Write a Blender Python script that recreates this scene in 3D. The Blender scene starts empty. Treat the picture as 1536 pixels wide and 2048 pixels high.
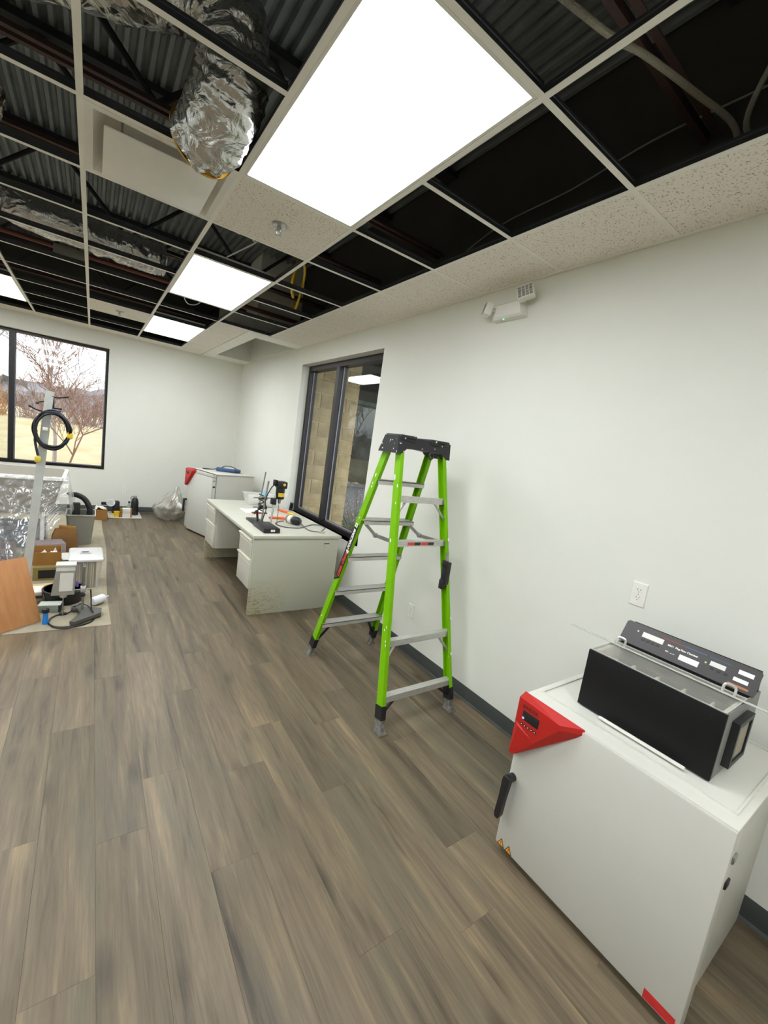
import bpy, bmesh, math, random
from mathutils import Vector, Matrix, noise
random.seed(7)
PI = math.pi
scene = bpy.context.scene
COL = scene.collection
# ------------------------------------------------------------------ camera
cam = bpy.data.cameras.new('camera'); cam_o = bpy.data.objects.new('camera', cam); COL.objects.link(cam_o)
cam.sensor_fit = 'VERTICAL'; cam.sensor_height = 24.0
cam.lens = 24.0 * 833.29 / 2048.0
cam.clip_start = 0.02; cam.clip_end = 300
rot = Matrix(((0.8151, -0.5608, 0.1434), (0.0343, -0.2000, -0.9792), (0.5779, 0.8031, -0.1437)))   # image right, down, forward
r_, d_, f_ = rot[0], rot[1], rot[2]
m = Matrix((( r_.x, -d_.x, -f_.x, -2.211), (r_.y, -d_.y, -f_.y, -1.045), (r_.z, -d_.z, -f_.z, 1.646), (0, 0, 0, 1)))
cam_o.matrix_world = m
scene.camera = cam_o
# ------------------------------------------------------------------ sky (bright overcast), exposure
world = bpy.data.worlds.new('overcast_sky'); scene.world = world; world.use_nodes = True
wn = world.node_tree.nodes; wl = world.node_tree.links
bg = wn['Background']
tc = wn.new('ShaderNodeTexCoord'); wz = wn.new('ShaderNodeTexNoise'); wz.inputs['Scale'].default_value = 1.6; wz.inputs['Detail'].default_value = 4
wr = wn.new('ShaderNodeValToRGB'); wr.color_ramp.elements[0].color = (0.86, 0.90, 0.98, 1); wr.color_ramp.elements[1].color = (1, 1, 1, 1)
wl.new(tc.outputs['Generated'], wz.inputs['Vector']); wl.new(wz.outputs['Fac'], wr.inputs['Fac']); wl.new(wr.outputs['Color'], bg.inputs['Color'])
bg.inputs['Strength'].default_value = 3.2
PANEL = 16.5                      # radiance of the LED ceiling panels
vs = scene.view_settings
vs.view_transform = 'Standard'; vs.look = 'None'; vs.gamma = 1.0; vs.use_curve_mapping = False; vs.exposure = 0.0
cy = scene.cycles
cy.use_denoising = True; cy.max_bounces = 10; cy.diffuse_bounces = 6; cy.glossy_bounces = 5; cy.transmission_bounces = 8
cy.transparent_max_bounces = 16; cy.sample_clamp_indirect = 6.0; cy.caustics_reflective = False; cy.caustics_refractive = False

# ------------------------------------------------------------------ materials
def lin(h):
    if not isinstance(h, str): return (*h[:3], 1)
    c = [int(h[i:i + 2], 16) / 255 for i in (0, 2, 4)]
    return (*[x / 12.92 if x <= .04045 else ((x + .055) / 1.055) ** 2.4 for x in c], 1)
MATS = {}
def nodes(name):
    m = bpy.data.materials.new(name); m.use_nodes = True
    return m, m.node_tree.nodes, m.node_tree.links, m.node_tree.nodes['Principled BSDF']
def mat(name, col, rough=.5, metal=0., var=.06, scale=14., bump=0., bscale=60., spec=.5, col2=None, emit=0, stretch=None, coat=0):
    """plain procedural surface: base colour broken up by noise, optional fine relief"""
    if name in MATS: return MATS[name]
    m, n, l, p = nodes(name)
    c = lin(col)
    p.inputs['Roughness'].default_value = rough; p.inputs['Metallic'].default_value = metal
    p.inputs['Specular IOR Level'].default_value = spec; p.inputs['Coat Weight'].default_value = coat
    t = n.new('ShaderNodeTexCoord'); z = n.new('ShaderNodeTexNoise'); z.inputs['Scale'].default_value = scale; z.inputs['Detail'].default_value = 5
    src = t.outputs['Object']
    if stretch:
        mp = n.new('ShaderNodeMapping'); mp.inputs['Scale'].default_value = stretch; l.new(src, mp.inputs['Vector']); src = mp.outputs['Vector']
    l.new(src, z.inputs['Vector'])
    r = n.new('ShaderNodeValToRGB')
    r.color_ramp.elements[0].position = .3; r.color_ramp.elements[1].position = .7
    a = lin(col2) if col2 else tuple(x * (1 - var) for x in c[:3]) + (1,)
    b = c if col2 else tuple(min(1, x * (1 + var)) for x in c[:3]) + (1,)
    r.color_ramp.elements[0].color = a; r.color_ramp.elements[1].color = b
    l.new(z.outputs['Fac'], r.inputs['Fac']); l.new(r.outputs['Color'], p.inputs['Base Color'])
    if bump:
        z2 = n.new('ShaderNodeTexNoise'); z2.inputs['Scale'].default_value = bscale; z2.inputs['Detail'].default_value = 3
        l.new(src, z2.inputs['Vector'])
        bp = n.new('ShaderNodeBump'); bp.inputs['Strength'].default_value = bump; bp.inputs['Distance'].default_value = .01
        l.new(z2.outputs['Fac'], bp.inputs['Height']); l.new(bp.outputs['Normal'], p.inputs['Normal'])
    if emit:
        p.inputs['Emission Color'].default_value = c; p.inputs['Emission Strength'].default_value = emit
    MATS[name] = m
    return m
def front_only(n, l, fac):
    """no total internal reflection inside thin panes: the back face of a pane only lets light through"""
    g = n.new('ShaderNodeNewGeometry'); s = n.new('ShaderNodeMath'); s.operation = 'SUBTRACT'; s.inputs[0].default_value = 1; l.new(g.outputs['Backfacing'], s.inputs[1])
    q = n.new('ShaderNodeMath'); q.operation = 'MULTIPLY'; l.new(fac, q.inputs[0]); l.new(s.outputs[0], q.inputs[1]); return q.outputs[0]
def film(name, col, clear=.7, gloss=.25, rough=.12, bump=.5, bscale=25.):
    """thin clear or milky plastic film / sheet: see-through, a little milky, glossy"""
    if name in MATS: return MATS[name]
    m, n, l, p = nodes(name); n.remove(p)
    out = n['Material Output']
    tr = n.new('ShaderNodeBsdfTransparent'); df = n.new('ShaderNodeBsdfDiffuse'); df.inputs['Color'].default_value = lin(col)
    tl = n.new('ShaderNodeBsdfTranslucent'); tl.inputs['Color'].default_value = lin(col)
    gl = n.new('ShaderNodeBsdfGlossy'); gl.inputs['Roughness'].default_value = rough; gl.inputs['Color'].default_value = (1, 1, 1, 1)
    m0 = n.new('ShaderNodeMixShader'); m0.inputs[0].default_value = .45; l.new(df.outputs[0], m0.inputs[1]); l.new(tl.outputs[0], m0.inputs[2])
    m1 = n.new('ShaderNodeMixShader'); m1.inputs[0].default_value = clear; l.new(m0.outputs[0], m1.inputs[1]); l.new(tr.outputs[0], m1.inputs[2])
    m2 = n.new('ShaderNodeMixShader'); l.new(m1.outputs[0], m2.inputs[1]); l.new(gl.outputs[0], m2.inputs[2])
    fr = n.new('ShaderNodeFresnel'); fr.inputs['IOR'].default_value = 1.45
    mm = n.new('ShaderNodeMath'); mm.operation = 'MULTIPLY_ADD'; mm.inputs[1].default_value = 1.0; mm.inputs[2].default_value = gloss * .12; l.new(fr.outputs[0], mm.inputs[0]); l.new(front_only(n, l, mm.outputs[0]), m2.inputs[0])
    t = n.new('ShaderNodeTexCoord'); z = n.new('ShaderNodeTexNoise'); z.inputs['Scale'].default_value = bscale; z.inputs['Detail'].default_value = 4
    l.new(t.outputs['Object'], z.inputs['Vector'])
    b = n.new('ShaderNodeBump'); b.inputs['Strength'].default_value = bump; b.inputs['Distance'].default_value = .02; l.new(z.outputs['Fac'], b.inputs['Height'])
    for s in (df, gl, fr): l.new(b.outputs['Normal'], s.inputs['Normal'])
    l.new(m2.outputs[0], out.inputs['Surface'])
    MATS[name] = m
    return m
def glass(name, tint='F4F6F4', ior=1.5):
    """window pane: transparent with true Fresnel reflections"""
    m, n, l, p = nodes(name); n.remove(p)
    tr = n.new('ShaderNodeBsdfTransparent'); tr.inputs['Color'].default_value = lin(tint)
    gl = n.new('ShaderNodeBsdfGlossy'); gl.inputs['Roughness'].default_value = 0.0
    fr = n.new('ShaderNodeFresnel'); fr.inputs['IOR'].default_value = ior
    z = n.new('ShaderNodeTexNoise'); z.inputs['Scale'].default_value = .4; mx = n.new('ShaderNodeMixShader')
    l.new(front_only(n, l, fr.outputs[0]), mx.inputs[0]); l.new(tr.outputs[0], mx.inputs[1]); l.new(gl.outputs[0], mx.inputs[2])
    l.new(mx.outputs[0], n['Material Output'].inputs['Surface'])
    MATS[name] = m
    return m
def emis(name, col, s):
    m, n, l, p = nodes(name); n.remove(p)
    e = n.new('ShaderNodeEmission'); e.inputs['Color'].default_value = lin(col); e.inputs['Strength'].default_value = s
    l.new(e.outputs[0], n['Material Output'].inputs['Surface']); MATS[name] = m
    return m
def plank_mat():
    m, n, l, p = nodes('grey_brown_vinyl_plank')
    t = n.new('ShaderNodeTexCoord'); oi = n.new('ShaderNodeObjectInfo')
    off = n.new('ShaderNodeVectorMath'); off.operation = 'MULTIPLY_ADD'
    cmb = n.new('ShaderNodeCombineXYZ')
    for k in range(3): l.new(oi.outputs['Random'], cmb.inputs[k])
    off.inputs[1].default_value = (37, 91, 53); l.new(cmb.outputs[0], off.inputs[0]); l.new(t.outputs['Object'], off.inputs[2])
    def nz(sc, det, dist=0, rough=.55):
        mp = n.new('ShaderNodeMapping'); mp.inputs['Scale'].default_value = sc; l.new(off.outputs[0], mp.inputs['Vector'])
        z = n.new('ShaderNodeTexNoise'); z.inputs['Scale'].default_value = 1; z.inputs['Detail'].default_value = det; z.inputs['Distortion'].default_value = dist; z.inputs['Roughness'].default_value = rough
        l.new(mp.outputs[0], z.inputs['Vector']); return z
    broad = nz((9, .8, 1), 4, 1.0, .5)
    streak = nz((48, 2.6, 1), 5, 1.0, .62)
    fine = nz((260, 9, 1), 2, 0)
    ramp = n.new('ShaderNodeValToRGB'); e = ramp.color_ramp.elements
    e[0].position = .33; e[0].color = lin('3E382C'); e[1].position = .70; e[1].color = lin('8E7D60')
    for pos, c in ((.43, '5F5443'), (.56, '716450')):
        q = e.new(pos); q.color = lin(c)
    mix = n.new('ShaderNodeMath'); mix.operation = 'MULTIPLY_ADD'; mix.inputs[1].default_value = .38; l.new(streak.outputs['Fac'], mix.inputs[0])
    sc = n.new('ShaderNodeMath'); sc.operation = 'MULTIPLY'; sc.inputs[1].default_value = .62; l.new(broad.outputs['Fac'], sc.inputs[0]); l.new(sc.outputs[0], mix.inputs[2])
    l.new(mix.outputs[0], ramp.inputs['Fac'])
    # knots
    mp = n.new('ShaderNodeMapping'); mp.inputs['Scale'].default_value = (5, 1.9, 1); l.new(off.outputs[0], mp.inputs['Vector'])
    vo = n.new('ShaderNodeTexVoronoi'); vo.inputs['Scale'].default_value = 1.0; l.new(mp.outputs[0], vo.inputs['Vector'])
    kr = n.new('ShaderNodeValToRGB'); kr.color_ramp.elements[0].color = (.42, .41, .40, 1); kr.color_ramp.elements[0].position = .03
    kr.color_ramp.elements[1].color = (1, 1, 1, 1); kr.color_ramp.elements[1].position = .2; l.new(vo.outputs['Distance'], kr.inputs['Fac'])
    mu = n.new('ShaderNodeMix'); mu.data_type = 'RGBA'; mu.blend_type = 'MULTIPLY'; mu.inputs[0].default_value = .9
    l.new(ramp.outputs['Color'], mu.inputs[6]); l.new(kr.outputs['Color'], mu.inputs[7])
    gz = nz((5, .8, 1), 3, .8); gr = n.new('ShaderNodeMapRange'); gr.inputs[1].default_value = .52; gr.inputs[2].default_value = .66; gr.inputs[4].default_value = .55; l.new(gz.outputs['Fac'], gr.inputs[0])
    gm = n.new('ShaderNodeMix'); gm.data_type = 'RGBA'; gm.inputs[7].default_value = lin('605C4C'); l.new(gr.outputs[0], gm.inputs[0]); l.new(mu.outputs[2], gm.inputs[6]); mu = gm
    fr = n.new('ShaderNodeMapRange'); fr.inputs[3].default_value = .76; fr.inputs[4].default_value = 1.2; l.new(fine.outputs['Fac'], fr.inputs[0])
    tone = n.new('ShaderNodeMapRange'); tone.inputs[3].default_value = .86; tone.inputs[4].default_value = 1.12; l.new(oi.outputs['Random'], tone.inputs[0])
    tt = n.new('ShaderNodeMath'); tt.operation = 'MULTIPLY'; l.new(fr.outputs[0], tt.inputs[0]); l.new(tone.outputs[0], tt.inputs[1])
    sc2 = n.new('ShaderNodeVectorMath'); sc2.operation = 'SCALE'; l.new(mu.outputs[2], sc2.inputs[0]); l.new(tt.outputs[0], sc2.inputs['Scale'])
    l.new(sc2.outputs[0], p.inputs['Base Color'])
    p.inputs['Roughness'].default_value = .42; p.inputs['Specular IOR Level'].default_value = .4
    bp = n.new('ShaderNodeBump'); bp.inputs['Strength'].default_value = .12; bp.inputs['Distance'].default_value = .002
    l.new(fine.outputs['Fac'], bp.inputs['Height']); l.new(bp.outputs['Normal'], p.inputs['Normal'])
    return m
def tile_mat():
    m, n, l, p = nodes('fissured_ceiling_tile')
    t = n.new('ShaderNodeTexCoord'); oi = n.new('ShaderNodeObjectInfo')
    v = n.new('ShaderNodeVectorMath'); v.operation = 'MULTIPLY_ADD'; cmb = n.new('ShaderNodeCombineXYZ')
    for k in range(3): l.new(oi.outputs['Random'], cmb.inputs[k])
    v.inputs[1].default_value = (31, 17, 0); l.new(cmb.outputs[0], v.inputs[0]); l.new(t.outputs['Object'], v.inputs[2])
    z = n.new('ShaderNodeTexNoise'); z.inputs['Scale'].default_value = 120; z.inputs['Detail'].default_value = 3; z.inputs['Distortion'].default_value = .6; l.new(v.outputs[0], z.inputs['Vector'])
    r = n.new('ShaderNodeValToRGB'); r.color_ramp.elements[0].position = .34; r.color_ramp.elements[0].color = lin('B0A696'); r.color_ramp.elements[1].position = .41; r.color_ramp.elements[1].color = lin('F0EAE0')
    l.new(z.outputs['Fac'], r.inputs['Fac']); l.new(r.outputs['Color'], p.inputs['Base Color'])
    p.inputs['Roughness'].default_value = .95; p.inputs['Specular IOR Level'].default_value = .1
    b = n.new('ShaderNodeBump'); b.inputs['Strength'].default_value = .6; b.inputs['Distance'].default_value = .004; l.new(r.outputs['Color'], b.inputs['Height']); l.new(b.outputs['Normal'], p.inputs['Normal'])
    return m
def foil_mat():
    m, n, l, p = nodes('crinkled_silver_foil')
    t = n.new('ShaderNodeTexCoord'); z = n.new('ShaderNodeTexNoise'); z.inputs['Scale'].default_value = 9; z.inputs['Detail'].default_value = 5; z.inputs['Roughness'].default_value = .42; z.inputs['Distortion'].default_value = 1.6
    l.new(t.outputs['Object'], z.inputs['Vector'])
    b = n.new('ShaderNodeBump'); b.inputs['Strength'].default_value = .9; b.inputs['Distance'].default_value = .03; l.new(z.outputs['Fac'], b.inputs['Height'])
    l.new(b.outputs['Normal'], p.inputs['Normal'])
    p.inputs['Base Color'].default_value = lin('C9C9C6'); p.inputs['Metallic'].default_value = .95; p.inputs['Roughness'].default_value = .24
    return m
def desk_side_mat():
    """white laminate, scuffed and stained yellow near the foot of the panel"""
    m, n, l, p = nodes('scuffed_white_laminate')
    t = n.new('ShaderNodeTexCoord'); sx = n.new('ShaderNodeSeparateXYZ'); l.new(t.outputs['Object'], sx.inputs[0])
    z = n.new('ShaderNodeTexNoise'); z.inputs['Scale'].default_value = 38; z.inputs['Detail'].default_value = 6
    mp = n.new('ShaderNodeMapping'); mp.inputs['Scale'].default_value = (1, 1, 2.2); l.new(t.outputs['Object'], mp.inputs['Vector']); l.new(mp.outputs[0], z.inputs['Vector'])
    za = n.new('ShaderNodeMapRange'); za.inputs[1].default_value = .34; za.inputs[2].default_value = .12; l.new(sx.outputs['Z'], za.inputs[0])
    zb = n.new('ShaderNodeMapRange'); zb.inputs[1].default_value = .42; zb.inputs[2].default_value = -.05; l.new(sx.outputs['X'], zb.inputs[0])
    mu = n.new('ShaderNodeMath'); mu.operation = 'MULTIPLY'; l.new(za.outputs[0], mu.inputs[0]); l.new(zb.outputs[0], mu.inputs[1])
    zr = n.new('ShaderNodeMapRange'); zr.inputs[1].default_value = .50; zr.inputs[2].default_value = .60; l.new(z.outputs['Fac'], zr.inputs[0])
    m2 = n.new('ShaderNodeMath'); m2.operation = 'MULTIPLY'; l.new(mu.outputs[0], m2.inputs[0]); l.new(zr.outputs[0], m2.inputs[1])
    mx = n.new('ShaderNodeMix'); mx.data_type = 'RGBA'; mx.inputs[6].default_value = lin('B9BAA8'); mx.inputs[7].default_value = lin('8A7545'); l.new(m2.outputs[0], mx.inputs[0])
    m3 = n.new('ShaderNodeMath'); m3.operation = 'MULTIPLY'; m3.inputs[1].default_value = .42; l.new(mu.outputs[0], m3.inputs[0])
    my = n.new('ShaderNodeMix'); my.data_type = 'RGBA'; my.inputs[7].default_value = lin('A08F60'); l.new(m3.outputs[0], my.inputs[0]); l.new(mx.outputs[2], my.inputs[6])
    l.new(my.outputs[2], p.inputs['Base Color']); p.inputs['Roughness'].default_value = .4
    return m
def splat_mat():
    """black plastic spattered with white paint"""
    m, n, l, p = nodes('paint_spattered_black_plastic')
    t = n.new('ShaderNodeTexCoord'); z = n.new('ShaderNodeTexVoronoi'); z.inputs['Scale'].default_value = 42; z.inputs['Randomness'].default_value = 1
    q = n.new('ShaderNodeTexNoise'); q.inputs['Scale'].default_value = 20; l.new(t.outputs['Object'], q.inputs['Vector'])
    ad = n.new('ShaderNodeVectorMath'); ad.operation = 'MULTIPLY_ADD'; ad.inputs[1].default_value = (.05, .05, .05); l.new(q.outputs['Color'], ad.inputs[0]); l.new(t.outputs['Object'], ad.inputs[2]); l.new(ad.outputs[0], z.inputs['Vector'])
    gt = n.new('ShaderNodeSeparateColor'); l.new(z.outputs['Color'], gt.inputs[0])
    c1 = n.new('ShaderNodeMath'); c1.operation = 'LESS_THAN'; c1.inputs[1].default_value = .24; l.new(z.outputs['Distance'], c1.inputs[0])
    c2 = n.new('ShaderNodeMath'); c2.operation = 'GREATER_THAN'; c2.inputs[1].default_value = .72; l.new(gt.outputs[0], c2.inputs[0])
    mu = n.new('ShaderNodeMath'); mu.operation = 'MULTIPLY'; l.new(c1.outputs[0], mu.inputs[0]); l.new(c2.outputs[0], mu.inputs[1])
    mx = n.new('ShaderNodeMix'); mx.data_type = 'RGBA'; mx.inputs[6].default_value = lin('232326'); mx.inputs[7].default_value = lin('E4E2DC'); l.new(mu.outputs[0], mx.inputs[0])
    l.new(mx.outputs[2], p.inputs['Base Color']); p.inputs['Roughness'].default_value = .55
    return m
M_WALL = mat('off_white_wall_paint', 'DFDFD6', .85, var=.012, scale=3, bump=.05, bscale=220, spec=.2)
M_TILE = tile_mat(); M_PLANK = plank_mat(); M_FOIL = foil_mat(); M_DSIDE = desk_side_mat(); M_SPLAT = splat_mat()
M_TEE = mat('white_enamel_grid', 'EFEDE4', .5, var=.02)
M_WEB = mat('shaded_galvanised_web', '45484C', .45, .6, var=.1)  # galvanised web, its colour darkened to carry the shade above the flange
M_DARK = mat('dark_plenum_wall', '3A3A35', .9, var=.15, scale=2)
M_DECK = mat('grey_steel_roof_deck', '848B8E', .55, .2, var=.12, scale=6)
M_JOIST = mat('dark_red_primer_steel', '4A3632', .7, var=.15)
M_JOIST2 = mat('black_steel', '22242A', .7, var=.15)
M_BASE = mat('charcoal_vinyl_baseboard', '3C403D', .55, var=.05)
M_BLACK = mat('black_plastic', '1A1A1C', .45, var=.1)
M_FRAME = mat('dark_bronze_aluminium', '231F1F', .4, .3, var=.08)
M_WHITE = mat('white_plastic', 'E6E4DC', .4, var=.02)
M_OVEN = mat('light_grey_powder_coat', 'C4C3BA', .45, var=.015, scale=5)
M_OVENTOP = mat('white_powder_coat', 'D0CFC5', .4, var=.015, scale=5)
M_RED = mat('red_plastic', 'B4201B', .38, var=.04)
M_GREEN = mat('lime_green_fibreglass', '76B604', .4, var=.05, scale=9, spec=.22)
M_ALU = mat('brushed_aluminium', 'C9C7C2', .42, .55, var=.12, scale=20, stretch=(1, 12, 12))
M_STEEL = mat('steel_rod', 'A9A9A8', .28, .9, var=.06)
M_DESK = mat('desk_white_laminate', 'C4C3B4', .38, var=.03, scale=6)
M_DESKD = mat('desk_drawer_enamel', 'C6C4B6', .4, var=.02)
M_CARD = mat('brown_cardboard', '95692F', .85, var=.08, scale=9)
M_CARDD = mat('dark_cardboard', '7A5528', .85, var=.1, scale=9)
M_PAPER = mat('white_paper', 'DAD8D0', .8, var=.03)
M_GREYP = mat('grey_plastic', '8E8D82', .5, var=.03)
M_YEL = mat('yellow_plastic', 'E9C22A', .45, var=.05)
M_BLUE = mat('blue_plastic', '1F7FD0', .45, var=.05)
M_ORANGE = mat('orange_plastic', 'E8612C', .45, var=.05)
M_ACR = film('clear_acrylic', 'E9E8E0', .84, .2, .3, .0, 4)
M_FILM = film('clear_poly_sheeting', 'F0F0F2', .84, .8, .2, .22, 7)
M_BAG = film('milky_bin_bag', 'CBC9BF', .48, .8, .2, 1.0, 16)
M_TUBP = film('translucent_box_plastic', 'E9E8E2', .74, .4, .2, .1, 20)

# ------------------------------------------------------------------ mesh building helpers
class MB:
    def __init__(s): s.v = []; s.f = []
    def add(s, vs, fs):
        o = len(s.v); s.v += [Vector(v) for v in vs]; s.f += [tuple(i + o for i in f) for f in fs]; return s
    def xf(s, M):
        s.v = [M @ v for v in s.v]; return s
    def join(s, o, M=None):
        return s.add([(M @ v) if M else v for v in o.v], o.f)
    def box(s, lo, hi):
        (a, b, c), (d, e, f) = lo, hi
        return s.add([(a, b, c), (d, b, c), (d, e, c), (a, e, c), (a, b, f), (d, b, f), (d, e, f), (a, e, f)],
                     [(0, 3, 2, 1), (4, 5, 6, 7), (0, 1, 5, 4), (1, 2, 6, 5), (2, 3, 7, 6), (3, 0, 4, 7)])
    def bbox(s, lo, hi, r=.004, seg=2):
        bm = bmesh.new(); bmesh.ops.create_cube(bm, size=1)
        c = [(lo[i] + hi[i]) / 2 for i in range(3)]; d = [abs(hi[i] - lo[i]) for i in range(3)]
        for v in bm.verts: v.co = Vector([c[i] + v.co[i] * d[i] for i in range(3)])
        bmesh.ops.bevel(bm, geom=bm.edges[:], offset=min(r, min(d) * .45), segments=seg, affect='EDGES', profile=.5)
        bm.verts.index_update()
        s.add([v.co.copy() for v in bm.verts], [[v.index for v in f.verts] for f in bm.faces]); bm.free(); return s
    def cyl(s, p0, p1, r0, r1=None, n=16, caps=True):
        r1 = r0 if r1 is None else r1
        p0, p1 = Vector(p0), Vector(p1); t = (p1 - p0).normalized(); a = t.orthogonal().normalized(); b = t.cross(a)
        vs = [p + (a * math.cos(2 * PI * i / n) + b * math.sin(2 * PI * i / n)) * r for p, r in ((p0, r0), (p1, r1)) for i in range(n)]
        fs = [(i, (i + 1) % n, n + (i + 1) % n, n + i) for i in range(n)]
        if caps: fs += [tuple(range(n - 1, -1, -1)), tuple(range(n, 2 * n))]
        return s.add(vs, fs)
    def tube(s, pts, r, n=8, smooth=6, caps=True, closed=False):
        P = curve(pts, smooth) if smooth else [Vector(p) for p in pts]
        rr = r if callable(r) else (lambda u: r)
        a = None; rings = []
        for i, p in enumerate(P):
            t = (P[min(i + 1, len(P) - 1)] - P[max(i - 1, 0)])
            t = t.normalized() if t.length > 1e-9 else Vector((0, 0, 1))
            if a is None: a = t.orthogonal().normalized()
            a = (a - t * a.dot(t)); a = a.normalized() if a.length > 1e-6 else t.orthogonal().normalized()
            b = t.cross(a); R = rr(i / max(1, len(P) - 1))
            rings.append([p + (a * math.cos(2 * PI * k / n) + b * math.sin(2 * PI * k / n)) * R for k in range(n)])
        vs = [v for q in rings for v in q]; m = len(rings)
        fs = [(i * n + k, i * n + (k + 1) % n, (i + 1) * n + (k + 1) % n, (i + 1) * n + k) for i in range(m - 1) for k in range(n)]
        if caps: fs += [tuple(range(n - 1, -1, -1)), tuple(range((m - 1) * n, m * n))]
        return s.add(vs, fs)
    def lathe(s, prof, c=(0, 0, 0), n=24, axis='z'):
        """prof: (radius, height) list, bottom to top"""
        vs = []
        for r, h in prof:
            for k in range(n):
                q = 2 * PI * k / n; vs.append((r * math.cos(q), r * math.sin(q), h))
        fs = [(i * n + k, i * n + (k + 1) % n, (i + 1) * n + (k + 1) % n, (i + 1) * n + k) for i in range(len(prof) - 1) for k in range(n)]
        fs += [tuple(range(n - 1, -1, -1)), tuple(range((len(prof) - 1) * n, len(prof) * n))]
        R = {'z': Matrix(), 'x': Matrix.Rotation(PI / 2, 4, 'Y'), 'y': Matrix.Rotation(-PI / 2, 4, 'X')}[axis]
        return s.add([Vector(c) + (R @ Vector(v)) for v in vs], fs)
    def prism(s, poly, z0, z1, M=None):
        """poly in XY extruded z0..z1, then M"""
        n = len(poly); M = M or Matrix()
        vs = [M @ Vector((x, y, z)) for z in (z0, z1) for x, y in poly]
        return s.add(vs, [tuple(range(n - 1, -1, -1)), tuple(range(n, 2 * n))] + [(i, (i + 1) % n, n + (i + 1) % n, n + i) for i in range(n)])
    def loft(s, sections, closed=True, caps=True):
        n = len(sections[0]); vs = [v for q in sections for v in q]
        k2 = n if closed else n - 1
        fs = [(i * n + k, i * n + (k + 1) % n, (i + 1) * n + (k + 1) % n, (i + 1) * n + k) for i in range(len(sections) - 1) for k in range(k2)]
        if caps: fs += [tuple(range(n - 1, -1, -1)), tuple(range((len(sections) - 1) * n, len(sections) * n))]
        return s.add(vs, fs)
    def grid(s, fn, nu, nv):
        vs = [fn(i / nu, j / nv) for j in range(nv + 1) for i in range(nu + 1)]
        return s.add(vs, [(j * (nu + 1) + i, j * (nu + 1) + i + 1, (j + 1) * (nu + 1) + i + 1, (j + 1) * (nu + 1) + i) for j in range(nv) for i in range(nu)])
    def ring(s, outer, inner, z0, z1, M=None):
        """rectangular frame: outer/inner = (x0,y0,x1,y1) in XY, thickness z0..z1"""
        M = M or Matrix()
        def q(r): return [(r[0], r[1]), (r[2], r[1]), (r[2], r[3]), (r[0], r[3])]
        o, i = q(outer), q(inner)
        vs = [M @ Vector((x, y, z)) for z in (z0, z1) for x, y in o + i]
        fs = []
        for k in range(4):
            j = (k + 1) % 4
            fs += [(k, 4 + k, 4 + j, j), (8 + k, 8 + j, 12 + j, 12 + k), (k, j, 8 + j, 8 + k), (4 + k, 12 + k, 12 + j, 4 + j)]
        return s.add(vs, fs)
def curve(pts, k=6):
    P = [Vector(p) for p in pts]
    if len(P) < 3: return P
    out = []
    Q = [P[0] * 2 - P[1]] + P + [P[-1] * 2 - P[-2]]
    for i in range(1, len(Q) - 2):
        p0, p1, p2, p3 = Q[i - 1:i + 3]
        for j in range(k):
            t = j / k
            out.append(.5 * (2 * p1 + (p2 - p0) * t + (2 * p0 - 5 * p1 + 4 * p2 - p3) * t * t + (3 * p1 - p0 - 3 * p2 + p3) * t ** 3))
    return out + [P[-1]]
def build(name, mb, m, parent=None, smooth=True, world=False, angle=35):
    """link mb as ONE mesh object. world=True: coordinates are world ones, moved into the parent's frame"""
    me = bpy.data.meshes.new(name)
    vs = mb.v
    if world and parent:
        inv = Matrix.LocRotScale(parent.location, parent.rotation_euler, None)
        if parent.parent: inv = Matrix.LocRotScale(parent.parent.location, parent.parent.rotation_euler, None) @ inv
        inv = inv.inverted(); vs = [inv @ v for v in vs]
    me.from_pydata([tuple(v) for v in vs], [], mb.f)
    bm = bmesh.new(); bm.from_mesh(me); bmesh.ops.recalc_face_normals(bm, faces=bm.faces[:]); bm.to_mesh(me); bm.free()
    if smooth:
        me.shade_smooth(); me.set_sharp_from_angle(angle=math.radians(angle))
    me.materials.append(m)
    o = bpy.data.objects.new(name, me); COL.objects.link(o)
    if parent: o.parent = parent
    return o
def tag(o, label, cat, group=None):
    o['label'] = label; o['category'] = cat
    if group: o['group'] = group
    return o
def thing(name, label, cat, loc=(0, 0, 0), rz=0, group=None):
    o = bpy.data.objects.new(name, None); COL.objects.link(o); o.location = loc; o.rotation_euler = (0, 0, rz); o.empty_display_size = .05
    return tag(o, label, cat, group)
def single(name, mb, m, label, cat, base, group=None, smooth=True, angle=35):
    """a thing that is one mesh; coordinates are world ones, origin moved to base"""
    mb.v = [v - Vector(base) for v in mb.v]
    o = build(name, mb, m, None, smooth, angle=angle); o.location = base
    return tag(o, label, cat, group)
def struct(name, mb, m, smooth=False, parent=None):
    o = build(name, mb, m, parent, smooth)
    if not parent: o['kind'] = 'structure'
    return o
def rename(o, n): o.name = n; return o
def text_mb(txt, size, M, depth=.0004, shear=0, bold=0.0, align='LEFT'):
    cu = bpy.data.curves.new('lettering', 'FONT'); cu.body = txt; cu.size = size; cu.extrude = depth; cu.shear = shear; cu.offset = bold; cu.align_x = align; cu.resolution_u = 3
    o = bpy.data.objects.new('lettering', cu); COL.objects.link(o)
    dg = bpy.context.evaluated_depsgraph_get(); dg.update()
    me = bpy.data.meshes.new_from_object(o.evaluated_get(dg))
    mb = MB().add([M @ v.co for v in me.vertices], [tuple(p.vertices) for p in me.polygons])
    bpy.data.objects.remove(o); bpy.data.curves.remove(cu); bpy.data.meshes.remove(me)
    return mb
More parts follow.
